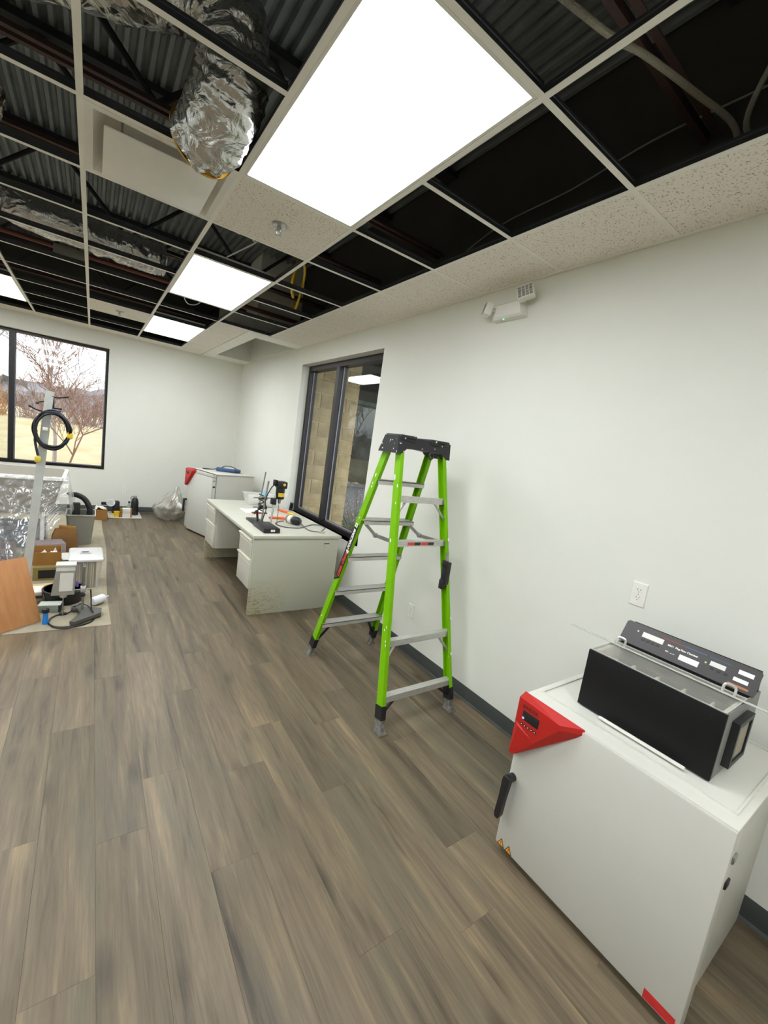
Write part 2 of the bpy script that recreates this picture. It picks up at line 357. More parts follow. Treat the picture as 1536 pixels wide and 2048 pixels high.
def frame(o, x, y):
    """4x4 with origin o, in-plane axes x (reading direction) and y (up), z = normal"""
    x = Vector(x).normalized(); z = x.cross(Vector(y)).normalized(); y = z.cross(x)
    return Matrix(((x.x, y.x, z.x, o[0]), (x.y, y.y, z.y, o[1]), (x.z, y.z, z.z, o[2]), (0, 0, 0, 1)))

# ------------------------------------------------------------------ room shell
H = 2.8187; YF = 7.07; XL = -6.6; YB = -3.7; TOPZ = 3.95; G = .6096
XE, XA = -.4654, -1.075
cols = [0, XE, XA] + [XA - G * k for k in range(1, 10)]         # grid lines in x
rows = [G * j for j in range(-6, 12)]                            # grid lines in y
WY0, WY1, WZ0, WZ1 = 2.40, 4.30, .665, 2.592                    # right window opening
FX0, FX1, FZ0, FZ1 = -5.3, -2.03, .70, 2.592                    # far window opening
T = .16
floor = bpy.data.objects.new('floor', None); COL.objects.link(floor); floor['kind'] = 'structure'
build('floor_slab', MB().box((XL, YB, -.12), (0, YF, -.006)), mat('grey_concrete', '6F675C', .8), floor, False)
# vinyl planks run away from the camera along the window wall, each one an object
PW, PL = .1785, 1.22
shared = {}
nx = 25
for i in range(nx):
    x1 = -.004 - i * PW; off = (i * .4571 + (.19 if i % 3 == 1 else 0)) % PL
    y = -2.9 - off
    while y < YF - .02:
        ya, yb = max(y, -2.9), min(y + PL, YF - .012)
        if yb - ya > .05:
            L = round(yb - ya, 3)
            if L not in shared:
                shared[L] = build('plank', MB().bbox((-PW / 2 + .00015, -L / 2 + .00015, -.006), (PW / 2 - .00015, L / 2 - .00015, 0), .0004, 1), M_PLANK, floor, False); o = shared[L]
            else:
                o = shared[L].copy(); COL.objects.link(o)
            o.location = (x1 - PW / 2, (ya + yb) / 2, 0)
        y += PL
build('plank_field', MB().box((XL, YB, -.006), (-.004 - nx * PW, YF, -.0002)), M_PLANK, floor, False)

def wall_panel_mb(u0, u1, z0, z1, hole, mk, t):
    """rectangular wall with a rectangular hole; mk(u, z, depth)->xyz"""
    mb = MB(); hu0, hu1, hz0, hz1 = hole
    for a, b, c, d in ((u0, hu0, z0, z1), (hu1, u1, z0, z1), (hu0, hu1, z0, hz0), (hu0, hu1, hz1, z1)):
        p = [mk(u, z, w) for w in (0, t) for u, z in ((a, c), (b, c), (b, d), (a, d))]
        mb.add(p, [(0, 1, 2, 3), (7, 6, 5, 4), (0, 4, 5, 1), (1, 5, 6, 2), (2, 6, 7, 3), (3, 7, 4, 0)])
    return mb
struct('wall_right', wall_panel_mb(YB, YF + T, -.12, H + .02, (WY0, WY1, WZ0, WZ1), lambda u, z, w: (w, u, z), T), M_WALL)
struct('wall_far', wall_panel_mb(XL - T, 0, -.12, H + .02, (FX0, FX1, FZ0, FZ1), lambda u, z, w: (u, YF + w, z), T), M_WALL)
struct('wall_left', MB().box((XL - T, YB - T, -.12), (XL, YF, TOPZ)), M_WALL)
struct('wall_back', MB().box((XL, YB - T, -.12), (T, YB, TOPZ)), M_WALL)
# unpainted wall above the ceiling line
struct('wall_right_upper', MB().box((0, YB, H + .02), (T, YF + T, TOPZ)), M_DARK)
struct('wall_far_upper', MB().box((XL, YF, H + .02), (0, YF + T, TOPZ)), M_DARK)
# baseboards with a toe cove
def cove(n, a, b, d):
    a, b, d = Vector(a), Vector(b), Vector(d)
    prof = [(0, 0), (.014, 0), (.013, .004), (.005, .014), (.004, .1), (.002, .104), (0, .104)]
    struct(n, MB().loft([[p + d * x + Vector((0, 0, z)) for x, z in prof] for p in (a, b)]), M_BASE, True)
cove('baseboard_right', (0, YB, 0), (0, YF - .005, 0), (-1, 0, 0))
cove('baseboard_far', (XL, YF, 0), (-.005, YF, 0), (0, -1, 0))

# ------------------------------------------------------------------ ceiling grid, tiles, alcove, roof deck
ceiling = bpy.data.objects.new('ceiling', None); COL.objects.link(ceiling); ceiling['kind'] = 'structure'
AX0, AX1, AY0, AY1 = -.556, 0, 4.56, 6.60                        # raised pocket over the far corner
tee_prof = [(-.012, 0), (.012, 0), (.012, .0012), (.0015, .0022), (.0015, .026), (.004, .028), (.004, .038), (-.004, .038), (-.004, .028), (-.0015, .026), (-.0015, .0022), (-.012, .0012)]
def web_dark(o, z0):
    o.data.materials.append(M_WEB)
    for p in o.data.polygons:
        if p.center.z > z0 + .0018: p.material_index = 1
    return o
def tee(name, a, b, w=1.0):
    a, b = Vector(a), Vector(b); t = (b - a).normalized(); s = Vector((-t.y, t.x, 0))
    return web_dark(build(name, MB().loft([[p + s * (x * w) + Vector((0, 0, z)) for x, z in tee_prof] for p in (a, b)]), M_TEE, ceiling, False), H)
YA = 7 * G                                                       # tiles stop here beside the alcove
for k, x in enumerate(cols[1:], 1):
    tee('main_tee', (x, YB + .01, H), (x, YA if k == 1 else YF - .002, H))
shared_t = None
LIGHTS = [(k, j) for k in (2, 5, 8) for j in (-4, 0, 4, 8)]
for j, y in enumerate(rows):
    for k in range(len(cols) - 1):
        xa, xb = cols[k], cols[k + 1]
        if k in (0,) and y > YA + .01: continue
        if k == 1 and y > YA + .01: xa = -.72
        if (k, j - 7) in LIGHTS: continue
        if k >= 2 and shared_t:
            o = shared_t.copy(); COL.objects.link(o); o.location = (xb, y, H); continue
        if k >= 2:
            mb = MB().loft([[Vector((xx, -x2, z + .0004)) for x2, z in tee_prof] for xx in (.012, G - .012)])
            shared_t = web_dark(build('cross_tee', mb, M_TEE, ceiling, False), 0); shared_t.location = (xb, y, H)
        else:
            tee('cross_tee', (xa - (.001 if k == 0 else .012), y, H + .0004), (xb + .012, y, H + .0004))
wa = MB().box((-.022, YB, H - .001), (-.001, AY0 - .23, H + .002)).box((XL, YF - .022, H - .001), (-.72, YF - .001, H + .002))
build('wall_angle', wa, M_TEE, ceiling, False)
tiles = {(0, j) for j in range(-6, 7)} | {(2, 2), (3, 8)} | {(k, 11) for k in range(2, 11)}
for k in range(1, 11):
    for j in range(-6, -3):
        if not (k in (2, 5, 8) and j in (-4, -5)): tiles.add((k, j))
tile_o = {}
def tile(xa, xb, ya, yb):
    w, d = round(abs(xb - xa), 3), round(yb - ya, 3)
    if (w, d) in tile_o:
        o = tile_o[w, d].copy(); COL.objects.link(o)
    else:
        o = build('ceiling_tile', MB().box((-w / 2 + .004, -d / 2 + .004, .002), (w / 2 - .004, d / 2 - .004, .018)), M_TILE, ceiling, False); tile_o[w, d] = o
    o.location = ((xa + xb) / 2, (ya + yb) / 2, H)
for k, j in sorted(tiles):
    ya = rows[j + 6]; yb = rows[j + 7] if j < 11 else YF
    tile(cols[k + 1], cols[k], ya, yb)
for j in range(7, 11): tile(XA, -.72, rows[j + 6], rows[j + 7])
tile(XA, -.72, rows[17], YF)
# alcove: white flanges and painted shaft walls
fl = MB().box((-.72, YA + .012, H - .003), (0, AY0, H + .012)).box((-.72, AY0, H - .003), (AX0, AY1, H + .012)).box((-.72, AY1, H - .003), (0, YF, H + .012))
struct('trim_1', fl, M_TEE)
sh = MB().box((AX0 - .02, AY1, H + .012), (0, AY1 + .02, TOPZ - .1)).box((AX0 - .02, AY0, H + .012), (AX0, AY1, TOPZ - .1)).box((AX0 - .02, AY0 - .02, H + .012), (0, AY0, TOPZ - .1)).box((-.012, AY0, H + .012), (-.001, AY1, TOPZ - .1)).box((AX0, AY0, TOPZ - .1), (0, AY1, TOPZ - .08))
struct('trim_2', sh, M_WALL)
# corrugated steel deck, ribs running away from the camera
rib = []
x = XL; 
while x < T:
    rib += [(x, 3.80), (x + .024, 3.80), (x + .036, 3.835), (x + .06, 3.835)]; x += .072
build('roof_deck', MB().loft([[Vector((a, yy, b)) for a, b in rib] for yy in (YB, YF + T)], closed=False, caps=False), M_DECK, ceiling, False)
build('roof_slab', MB().box((XL - T, YB - T, 3.9), (T, YF + T, 4.05)), M_DARK, ceiling, False)
jy = [-1.25, -.05, 1.75, 2.62, 3.85, 5.05, 6.25]
for i, y in enumerate(jy):
    nm = ['rearmost, over the near end of the room', 'crossing above the nearest big ceiling light', 'crossing just beyond the hanging foil duct', 'crossing behind the white air diffuser', 'crossing above the second ceiling light', 'crossing above the black gap before the third light', 'nearest to the far window wall'][i]
    j = thing('bar_joist', 'dark steel bar joist ' + nm, 'joist', (0, y, 3.2), 0, 'steel joists above the open ceiling grid')
    for dy in (-.035, .035):
        ang = [(0, 0), (.028, 0), (.028, .005), (.005, .005), (.005, .035), (0, .035)]
        build('bottom_chord', MB().loft([[Vector((xx, dy + (q if dy > 0 else -q) - math.copysign(.02, dy), w)) for q, w in ang] for xx in (XL + .01, -.01)]), M_JOIST, j, False)
    build('top_chord', MB().box((XL + .01, -.055, .55), (-.01, .055, .595)), M_JOIST2, j, False)
    w = MB(); xx = XL + .2; up = False
    while xx < -.7:
        a = Vector((xx, 0, .02 if not up else .56)); b = Vector((xx + .55, 0, .56 if not up else .02)); w.cyl(a, b, .017, n=6); xx += .55; up = not up
    build('web', w, M_JOIST2, j)

# ------------------------------------------------------------------ ceiling lights
M_LED = emis('led_diffuser', 'F6FAFD', PANEL)
FR = Matrix()
def light(k, j, label):
    xc = (cols[k] + cols[k + 1]) / 2; yc = rows[j + 6] + G
    t = thing('ceiling_light', label, 'ceiling light', (xc, yc, H), 0, 'recessed LED ceiling panels')
    w, d = G / 2 - .013, G - .013
    build('frame', MB().ring((-w, -d, w, d), (-w + .012, -d + .012, w - .012, d - .012), .001, .02), M_WHITE, t, False)
    build('diffuser', MB().box((-w + .012, -d + .012, .003), (w - .012, d - .012, .006)), M_LED, t, False)
    build('housing', MB().box((-w + .006, -d + .006, .02), (w - .006, d - .006, .06)), M_WHITE, t, False)
    build('driver_box', MB().bbox((-.05, -.14, .06), (.05, .14, .1), .004), M_GREYP, t)
light(2, 0, 'bright recessed ceiling panel light, the largest and nearest, in front of the hanging foil duct')
light(2, 4, 'bright recessed ceiling panel light, middle one of the row along the window wall')
light(2, 8, 'bright recessed ceiling panel light near the far wall corner, farthest of its row')
light(5, 8, 'bright recessed ceiling panel light above the far window, cut by the left edge')
for k, j, w in ((2, -4, 'behind the viewer in the window wall row'), (5, -4, 'behind the viewer in the middle row'), (5, 0, 'out of frame left of the nearest panel'), (5, 4, 'out of frame left of the second panel'),
                (8, -4, 'behind the viewer in the outer row'), (8, 0, 'in the outer row level with the nearest panel'), (8, 4, 'in the outer row level with the second panel'), (8, 8, 'in the outer row nearest the far wall')):
    light(k, j, 'recessed ceiling panel light ' + w)

# ------------------------------------------------------------------ windows
M_GLASS = glass('window_glass')
def rect_bars(bars, mk):
    mb = MB()
    for a, b, c, d, w0, w1 in bars:
        p = [mk(u, z, w) for w in (w0, w1) for u, z in ((a, c), (b, c), (b, d), (a, d))]
        mb.add(p, [(0, 1, 2, 3), (7, 6, 5, 4), (0, 4, 5, 1), (1, 5, 6, 2), (2, 6, 7, 3), (3, 7, 4, 0)])
    return mb
def window(name, u0, u1, z0, z1, mulls, mk, fw=.05, mw=.07):
    w = bpy.data.objects.new(name, None); COL.objects.link(w); w['kind'] = 'structure'
    build('window_frame', rect_bars([(u0, u0 + fw, z0, z1, .1, .2), (u1 - fw, u1, z0, z1, .1, .2), (u0 + fw, u1 - fw, z0, z0 + fw, .1, .2), (u0 + fw, u1 - fw, z1 - fw * 1.3, z1, .1, .2)], mk), M_FRAME, w, False)
    # slim bright gasket against the glass
    edges = [u0 + fw] + [q for m_ in mulls for q in (m_ - mw / 2, m_ + mw / 2)] + [u1 - fw]
    for m_ in mulls: build('mullion', rect_bars([(m_ - mw / 2, m_ + mw / 2, z0 + fw, z1 - fw * 1.3, .09, .2)], mk), M_FRAME, w, False)
    for a, b in zip(edges[::2], edges[1::2]):
        build('pane', rect_bars([(a, b, z0 + fw, z1 - fw * 1.3, .155, .161)], mk), M_GLASS, w, False)
        build('gasket', rect_bars([(b - .012, b, z0 + fw, z1 - fw * 1.3, .145, .154), (a, a + .012, z0 + fw, z1 - fw * 1.3, .145, .154), (a, b, z0 + fw, z0 + fw + .012, .145, .154)], mk), mat('grey_gasket', '8C8F98', .5), w, False)
    build('window_sill', rect_bars([(u0, u1, z0 - .004, z0, -.006, .1)], mk), M_WHITE, w, False)
    return w
window('window_1', WY0, WY1, WZ0, WZ1, [3.46], lambda u, z, w: (w, u, z))
window('window_2', FX0, FX1, FZ0, FZ1, [-3.18, -4.3], lambda u, z, w: (u, YF + w, z), .03, .06)

# ------------------------------------------------------------------ outside: block pier, canopy, asphalt, planting, trees
M_BLOCK = mat('split_face_tan_block', 'BBA983', .95, var=.14, scale=7, bump=.9, bscale=26, col2='998967')
pier = bpy.data.objects.new('wall_pier', None); COL.objects.link(pier); pier['kind'] = 'structure'
def block_mb(w, h, seed):
    random.seed(seed); nu, nv = 5, 3
    def fn(u, v):
        edge = u in (0, 1) or v in (0, 1)
        return Vector((u * w - w / 2, -.03 - (0 if edge else random.uniform(.008, .035)), v * h))
    mb = MB().grid(fn, nu, nv); mb.box((-w / 2, -.03, 0), (w / 2, .16, h)); return mb
BL = [build('block', block_mb(.392, .193, 11 + q), M_BLOCK, pier, True, angle=25) for q in range(3)] + [build('block', block_mb(.19, .193, 31), M_BLOCK, pier, True, angle=25)]
used = set()
def block(i, x, z, y=4.5):
    o = BL[i] if i not in used else BL[i].copy()
    if i in used: COL.objects.link(o)
    used.add(i); o.location = (x, y, z)
random.seed(3)
z = -.12; row = 0
while z < 2.75:
    if row % 2 == 0: block(random.randrange(3), .20 + .2, z); block(random.randrange(3), .60 + .2, z)
    else: block(3, .20 + .1, z); block(random.randrange(3), .40 + .2, z); block(3, .80 + .1, z)
    z += .2032; row += 1
build('mortar', MB().box((.205, 4.48, -.12), (.985, 4.64, 2.85)), mat('tan_mortar', 'C9B994', .95, var=.1), pier, False)
struct('ground_outside', MB().box((T + .001, YB - 2, -.3), (40, 60, -.12)), mat('dark_asphalt', '4A4C4E', .8, var=.2, scale=3, bump=.2))
berm = MB().grid(lambda u, v: Vector((-30 + 34 * u, 7.4 + 46 * v, -.25 + 1.15 * min(1, max(0, (v * 46 - 2) / 8.0)) + .05 * noise.noise((u * 9, v * 14, 1)))), 30, 40)
struct('ground_bank', berm, mat('dry_tan_grass', 'C9BD9C', .95, var=.2, scale=1.5, col2='B3A47C', bump=.6, bscale=40), True)
can = thing('entrance_canopy', 'dark flat canopy roof seen outside through the right-hand window', 'canopy', (5, 5.5, 0))
build('roof_panel', MB().box((-4.8, -2.2, 2.86), (3.5, 3.2, 3.0)), mat('dark_green_black_metal', '23282A', .6, var=.15), can, False)
for a, b in ((3.2, 2.9), (3.2, -2.0)): build('post', MB().cyl((a, b, -.12), (a, b, 2.85), .06, n=12), M_FRAME, can)
def leafy(name, label, base, r, h, n, m, seed, cat='shrub'):
    random.seed(seed); mb = MB()
    t = thing(name, label, cat, base)
    st = MB()
    for k in range(7):
        a = random.uniform(0, 2 * PI); st.cyl((0, 0, 0), (r * .7 * math.cos(a), r * .7 * math.sin(a), h * random.uniform(.5, .95)), .007, .003, 5)
    build('stem', st, mat('brown_twig', '6A5444', .9), t)
    for k in range(n):
        a = random.uniform(0, 2 * PI); q = r * math.sqrt(random.random()); zz = h * random.uniform(.15, 1) * (1 - .5 * q / r)
        p = Vector((q * math.cos(a), q * math.sin(a), zz)); s = random.uniform(.025, .055)
        d = Vector((random.uniform(-1, 1), random.uniform(-1, 1), random.uniform(-.2, 1))).normalized(); e = d.orthogonal().normalized()
        mb.add([p, p + d * s * .5 + e * s * .28, p + d * s, p + d * s * .5 - e * s * .28], [(0, 1, 2, 3)])
    f = build('foliage', mb, m, t, False)
M_LEAF = mat('green_leaves', '7C8A4E', .7, var=.3, scale=30); M_PINK = mat('pale_pink_leaves', 'D8B8AE', .7, var=.25, scale=30)
leafy('green_shrub', 'low green shrub outside the right window, nearest the block pier', (1.30, 4.85, -.12), .36, .55, 420, M_LEAF, 5)
leafy('green_shrub', 'low green shrub outside the right window, in the middle of the bed', (2.0, 5.7, -.12), .5, .7, 420, M_LEAF, 6)
leafy('pink_shrub', 'pale pink leaved shrub behind the green shrubs outside the right window', (2.75, 6.9, -.12), .5, 1.1, 260, M_PINK, 8)
# hedge added to shut out the sky behind the right window
hd = thing('sky_screen_hedge', 'tall dark hedge added far outside the right window to hide the sky', 'hedge', (9.0, 16.5, -.12))
random.seed(9)
build('foliage', MB().grid(lambda u, v: Vector((-8 + 22 * u, -.8 * math.sin(PI * v) + .35 * noise.noise((u * 40, v * 9, 2)) + .15 * noise.noise((u * 120, v * 30, 2)), 6.5 * v + .4 * noise.noise((u * 40, 3, v)))), 120, 30), mat('dark_evergreen', '2C332C', .9, var=.4, scale=12), hd)
def tree(label, base, h, seed, m, spread=1.0, depth=4, group='bare trees outside the far window'):
    random.seed(seed); mb = MB(); tr = MB()
    def br(p, d, L, r, k):
        q = p
        segs = 3
        for s_ in range(segs):
            d = (d + Vector((random.uniform(-.2, .2), random.uniform(-.2, .2), random.uniform(-.05, .14)))).normalized()
            e = q + d * L / segs
            (tr if k == depth else mb).cyl(q, e, r * (1 - s_ * .2), r * (1 - (s_ + 1) * .2), 4 if k < depth - 1 else 7, False); q = e
            if k > 0 and (s_ > 0 or k < depth):
                for _ in range(3 if k == 1 else 2):
                    ax = Vector((random.uniform(-1, 1), random.uniform(-1, 1), random.uniform(-.2, .7))).normalized()
                    br(q, (d * .7 + ax * .75 * spread).normalized(), L * random.uniform(.55, .78), max(.0045, r * .5), k - 1)
    t = thing('bare_tree', label, 'tree', base, 0, group)
    br(Vector((0, 0, 0)), Vector((random.uniform(-.1, .1), 0, 1)), h * .38, h * .008, depth)
    build('trunk', tr, m, t); build('branches', mb, m, t, False)
M_BARK = mat('grey_brown_bark', 'ADA0A2', .95, var=.2); M_BARK2 = mat('reddish_bark', 'A88678', .95, var=.2)
tree('bare tree outside the far window, its twigs behind the cable coil', (-2.9, 11.2, .1), 5.6, 21, M_BARK, 1.0)
tree('slim reddish bare tree outside, low in the middle of the far window', (-2.75, 9.2, -.2), 3.6, 23, M_BARK2, 1.0)
tree('bare tree outside the far window, close to its right edge', (-1.9, 13.5, .6), 6.4, 25, M_BARK, 1.1)
tree('bare tree outside, farthest right of the far window row', (-.2, 18.5, .9), 6.0, 27, M_BARK, 1.1)
tree('bare tree outside, just right of the far window mullion', (-4.9, 16.4, .9), 7.0, 29, M_BARK, 1.0)
tree('bare tree outside, left of the far window mullion', (-8.3, 18.2, .9), 6.0, 31, M_BARK, 1.0)
def brush(label, base, w, h, n, m, seed):
    random.seed(seed); mb = MB()
    for k in range(n):
        x_ = random.uniform(-w, w); y_ = random.uniform(-1.2, 1.2); hh = h * (1 - .5 * (x_ / w) ** 2) * random.uniform(.5, 1)
        a = Vector((x_, y_, 0)); b = a + Vector((random.uniform(-.5, .5), random.uniform(-.4, .4), hh * .6)); c = b + Vector((random.uniform(-.5, .5), random.uniform(-.3, .3), hh * .4))
        mb.cyl(a, b, .016, .010, 4, False); mb.cyl(b, c, .010, .004, 4, False)
    t = single('brush_thicket', mb, m, label, 'brush', (0, 0, 0), 'thickets of bare brush outside', False); t.location = base
brush('grey bare brush thicket outside, behind the right part of the far window', (-2.0, 20.5, .85), 2.6, 2.3, 420, M_BARK, 41)
brush('reddish brown brush thicket outside, just right of the far mullion', (-6.2, 20.5, .85), 1.3, 2.5, 260, mat('russet_twigs', 'BE9470', .95, var=.2), 43)
brush('grey bare brush thicket outside, left of the far mullion', (-11.4, 22, .85), 3.0, 2.3, 350, M_BARK, 45)
hl = thing('tree_line', 'hazy grey blue line of distant woods outside the far window', 'woods', (-10, 48, .6))
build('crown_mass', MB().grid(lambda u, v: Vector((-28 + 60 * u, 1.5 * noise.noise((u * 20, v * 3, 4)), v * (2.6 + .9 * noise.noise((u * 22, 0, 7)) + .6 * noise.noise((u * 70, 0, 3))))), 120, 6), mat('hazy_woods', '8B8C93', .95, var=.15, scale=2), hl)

# ------------------------------------------------------------------ things fixed to ceiling and walls
# disconnected foil duct hanging through an open cell
duct = thing('flexible_duct', 'crinkled silver foil flexible duct hanging down through the open ceiling', 'duct', (-1.86, .93, 2.6))
def duct_mb(pts, R, step=.036, amp=.004, seed=1, nseg=40, k=14):
    P = curve(pts, k); rings = []; a = None; acc = 0; mb = MB()
    for i, p in enumerate(P):
        t = (P[min(i + 1, len(P) - 1)] - P[max(i - 1, 0)]).normalized()
        if a is None: a = t.orthogonal().normalized()
        a = (a - t * a.dot(t)).normalized(); b = t.cross(a)
        if i: acc += (p - P[i - 1]).length
        ring = []
        for q in range(nseg):
            th = 2 * PI * q / nseg
            w = amp * math.sin(2 * PI * acc / step + th * 1.0) + .016 * noise.noise((acc * 11 + seed + th * .9, math.cos(th) * 1.8, math.sin(th) * 1.8)) + .012 * abs(noise.noise((acc * 26 + 3 * math.cos(th), math.cos(th) * 2.5, math.sin(th) * 2.5 + seed))) + .003 * noise.noise((acc * 40, math.cos(th) * 5, math.sin(th) * 5 + seed))
            ring.append(p + (a * math.cos(th) + b * math.sin(th)) * (R + w))
        rings.append(ring)
    return mb.loft(rings, caps=False), P
dm, P = duct_mb([(-1.87, 1.11, 2.82), (-1.845, 1.0, 2.835), (-1.825, .91, 2.90), (-1.825, .86, 3.0), (-1.87, .86, 3.11), (-2.0, .94, 3.18), (-2.2, 1.08, 3.2), (-2.5, 1.27, 3.22), (-3.0, 1.42, 3.22), (-4.2, 1.5, 3.22)], .128)
build('foil_sleeve', dm, M_FOIL, duct, world=True, angle=60)
t0 = (P[0] - P[1]).normalized()
a0 = t0.orthogonal().normalized(); b0 = t0.cross(a0)
rg = MB().loft([[P[0] + t0 * dz + (a0 * math.cos(q * PI / 16) + b0 * math.sin(q * PI / 16)) * rr for q in range(32)] for rr, dz in ((.138, -.006), (.136, .006), (.105, .007), (.105, -.004))], caps=False)
build('insulation_edge', rg, mat('yellow_insulation', 'C99A2E', .9, bump=.5, bscale=80), duct, world=True)
# second duct lying above the grid, with a box
d2 = thing('flexible_duct', 'silver foil duct lying across the steel above the middle of the grid', 'duct', (-2.6, 3.4, 3.1))
m2_, _ = duct_mb([(-5.2, 3.25, 3.28), (-4.0, 3.3, 3.22), (-3.2, 3.4, 3.12), (-2.6, 3.4, 3.02), (-2.0, 3.42, 3.0), (-1.75, 3.45, 3.02)], .125, seed=5, nseg=28, k=20)
build('foil_sleeve', m2_, M_FOIL, d2, world=True, angle=60)
d3 = thing('flexible_duct', 'silver foil duct at the left edge above the grid, nearest joists', 'duct', (-3.0, 2.6, 3.1))
m3_, _ = duct_mb([(-4.6, 2.2, 3.4), (-3.6, 2.2, 3.3), (-2.9, 2.2, 3.12), (-2.68, 2.2, 3.05)], .13, seed=8, nseg=28, k=20)
build('foil_sleeve', m3_, M_FOIL, d3, world=True, angle=60)
pipe = MB().cyl((XL + .02, 4.45, 3.12), (-.02, 4.45, 3.12), .024, n=10)
single('sprinkler_pipe', pipe, mat('red_brown_pipe', '6B3A30', .5), 'long red brown sprinkler pipe running across above the ceiling grid', 'pipe', (-3.3, 4.45, 3.12))
# ceiling diffuser: plaque below a sunken back pan
df = thing('air_diffuser', 'white square plaque air diffuser in the ceiling below the foil duct', 'diffuser', ((cols[3] + cols[4]) / 2, rows[8] + G / 2, H))
g = G / 2 - .012
build('frame', MB().ring((-g, -g, g, g), (-g + .03, -g + .03, g - .03, g - .03), -.002, .004), M_WHITE, df, False)
pan = MB().loft([[Vector((sx * w_, sy * w_, zz)) for sx, sy in ((-1, -1), (1, -1), (1, 1), (-1, 1))] for w_, zz in ((g - .03, .0), (g - .075, .055), (g - .12, .062))], caps=False)
pan.box((-g + .12, -g + .12, .062), (g - .12, g - .12, .066))
build('back_pan', pan, M_WHITE, df, False)
build('plaque', MB().bbox((-.225, -.225, -.028), (.225, .225, -.02), .003), M_WHITE, df)
for sx in (-1, 1):
    for sy in (-1, 1): build('hanger', MB().cyl((sx * .16, sy * .16, -.02), (sx * .16, sy * .16, .06), .005, n=6), M_STEEL, df)
def sprinkler(x, y, label):
    s = thing('fire_sprinkler', label, 'sprinkler', (x, y, H), 0, 'fire sprinklers in ceiling tiles')
    build('escutcheon', MB().lathe([(.012, -.006), (.02, -.010), (.036, -.008), (.042, -.001), (.042, .002)], n=20), M_STEEL, s)
    b = MB().cyl((0, 0, -.03), (0, 0, 0), .009, n=10)
    for q in (-1, 1): b.tube([(q * .007, 0, -.022), (q * .013, 0, -.035), (q * .008, 0, -.048), (0, 0, -.052)], .003, 6)
    build('sprinkler_head', b, M_STEEL, s)
    build('deflector', MB().lathe([(.004, -.052), (.019, -.055), (.019, -.057), (.004, -.057)], n=14), M_STEEL, s)
sprinkler(-1.383, 1.52, 'small chrome fire sprinkler in the tile beside the biggest light')
sprinkler(-1.99, 5.18, 'small fire sprinkler in the lone far tile left of the third light')
# emergency light
em = thing('emergency_light', 'white twin head emergency light on the wall under the ceiling', 'emergency light', (0, .925, 2.60))
sec = lambda x_, w, z0, z1: [Vector((x_, -w, z0)), Vector((x_, w, z0)), Vector((x_, w * .78, z1)), Vector((x_, -w * .78, z1))]
build('housing', MB().loft([sec(-.001, .128, .0, .105), sec(-.045, .124, .004, .1), sec(-.058, .112, .016, .09)]), M_WHITE, em)
build('indicator', MB().lathe([(.004, 0), (.004, .004)], (-.04, .035, -.001), 10), emis('green_led', '39E07A', 6), em)
for s_ in (-1, 1):
    hd_ = MB().bbox((-.040, -.050, -.040), (.01, .050, .040), .008)
    M1 = Matrix.Translation((-.066, s_ * .142, .066 if s_ > 0 else .112)) @ Matrix.Rotation(-s_ * .62 if s_ > 0 else .35, 4, 'Z') @ Matrix.Rotation(.2, 4, 'Y') @ Matrix.Rotation(-.3 if s_ < 0 else .1, 4, 'X')
    h = build('lamp_head', hd_.xf(M1), M_WHITE, em)
    ln = MB()
    for a in range(4):
        for b in range(4): ln.box((-.0425, -.043 + a * .0225, -.034 + b * .0175), (-.039, -.025 + a * .0225, -.0205 + b * .0175))
    build('lens', ln.xf(M1), mat('silver_reflector', '9C9C98', .25, .3, var=.35, scale=90), h, False)
    build('swivel', MB().cyl((-.03, s_ * .1, .06 if s_ > 0 else .09), (-.055, s_ * .128, .066 if s_ > 0 else .105), .012, n=10), M_WHITE, em)
def outlet(label, o, xd, duplex=True):
    fr_ = frame(o, xd, (0, 0, 1)); t = thing('wall_outlet', label, 'outlet', o, 0, 'wall outlets')
    b = bmesh.new(); bmesh.ops.create_cube(b, size=1)
    for v in b.verts:
        k = 1 if v.co.z < 0 else .9
        v.co = Vector((v.co.x * .072 * k, v.co.y * .118 * (1 if v.co.z < 0 else .94), .0005 + (v.co.z + .5) * .006))
    mb = MB().add([v.co.copy() for v in b.verts], [[v.index for v in f.verts] for f in b.faces]); b.free()
    build('cover_plate', mb.xf(fr_), M_WHITE, t, False, world=True)
    for q in (-1, 1):
        rc = build('receptacle', MB().lathe([(.0165, .0062), (.0165, .0075)], (0, q * .0195, 0), 18).xf(fr_), M_WHITE, t, world=True)
        sl = MB()
        for w in (-.0065, .0065): sl.box((w - .0011, q * .0195 + .001, .0074), (w + .0011, q * .0195 + .009, .0078))
        sl.lathe([(.0024, .0074), (.0024, .0078)], (0, q * .0195 - .007, 0), 8)
        build('slot', sl.xf(fr_), M_BLACK, rc, False, world=True)
    build('screw', MB().lathe([(.003, .006), (.003, .0072)], n=8).xf(fr_), M_STEEL, t, world=True)
outlet('white duplex outlet high on the wall above the black instrument', (0, -.187, 1.137), (0, -1, 0))
outlet('white outlet low on the wall behind the green ladder', (0, 1.443, .377), (0, -1, 0))
outlet('white outlet low on the far wall above the black jug', (-1.738, YF, .374), (1, 0, 0))
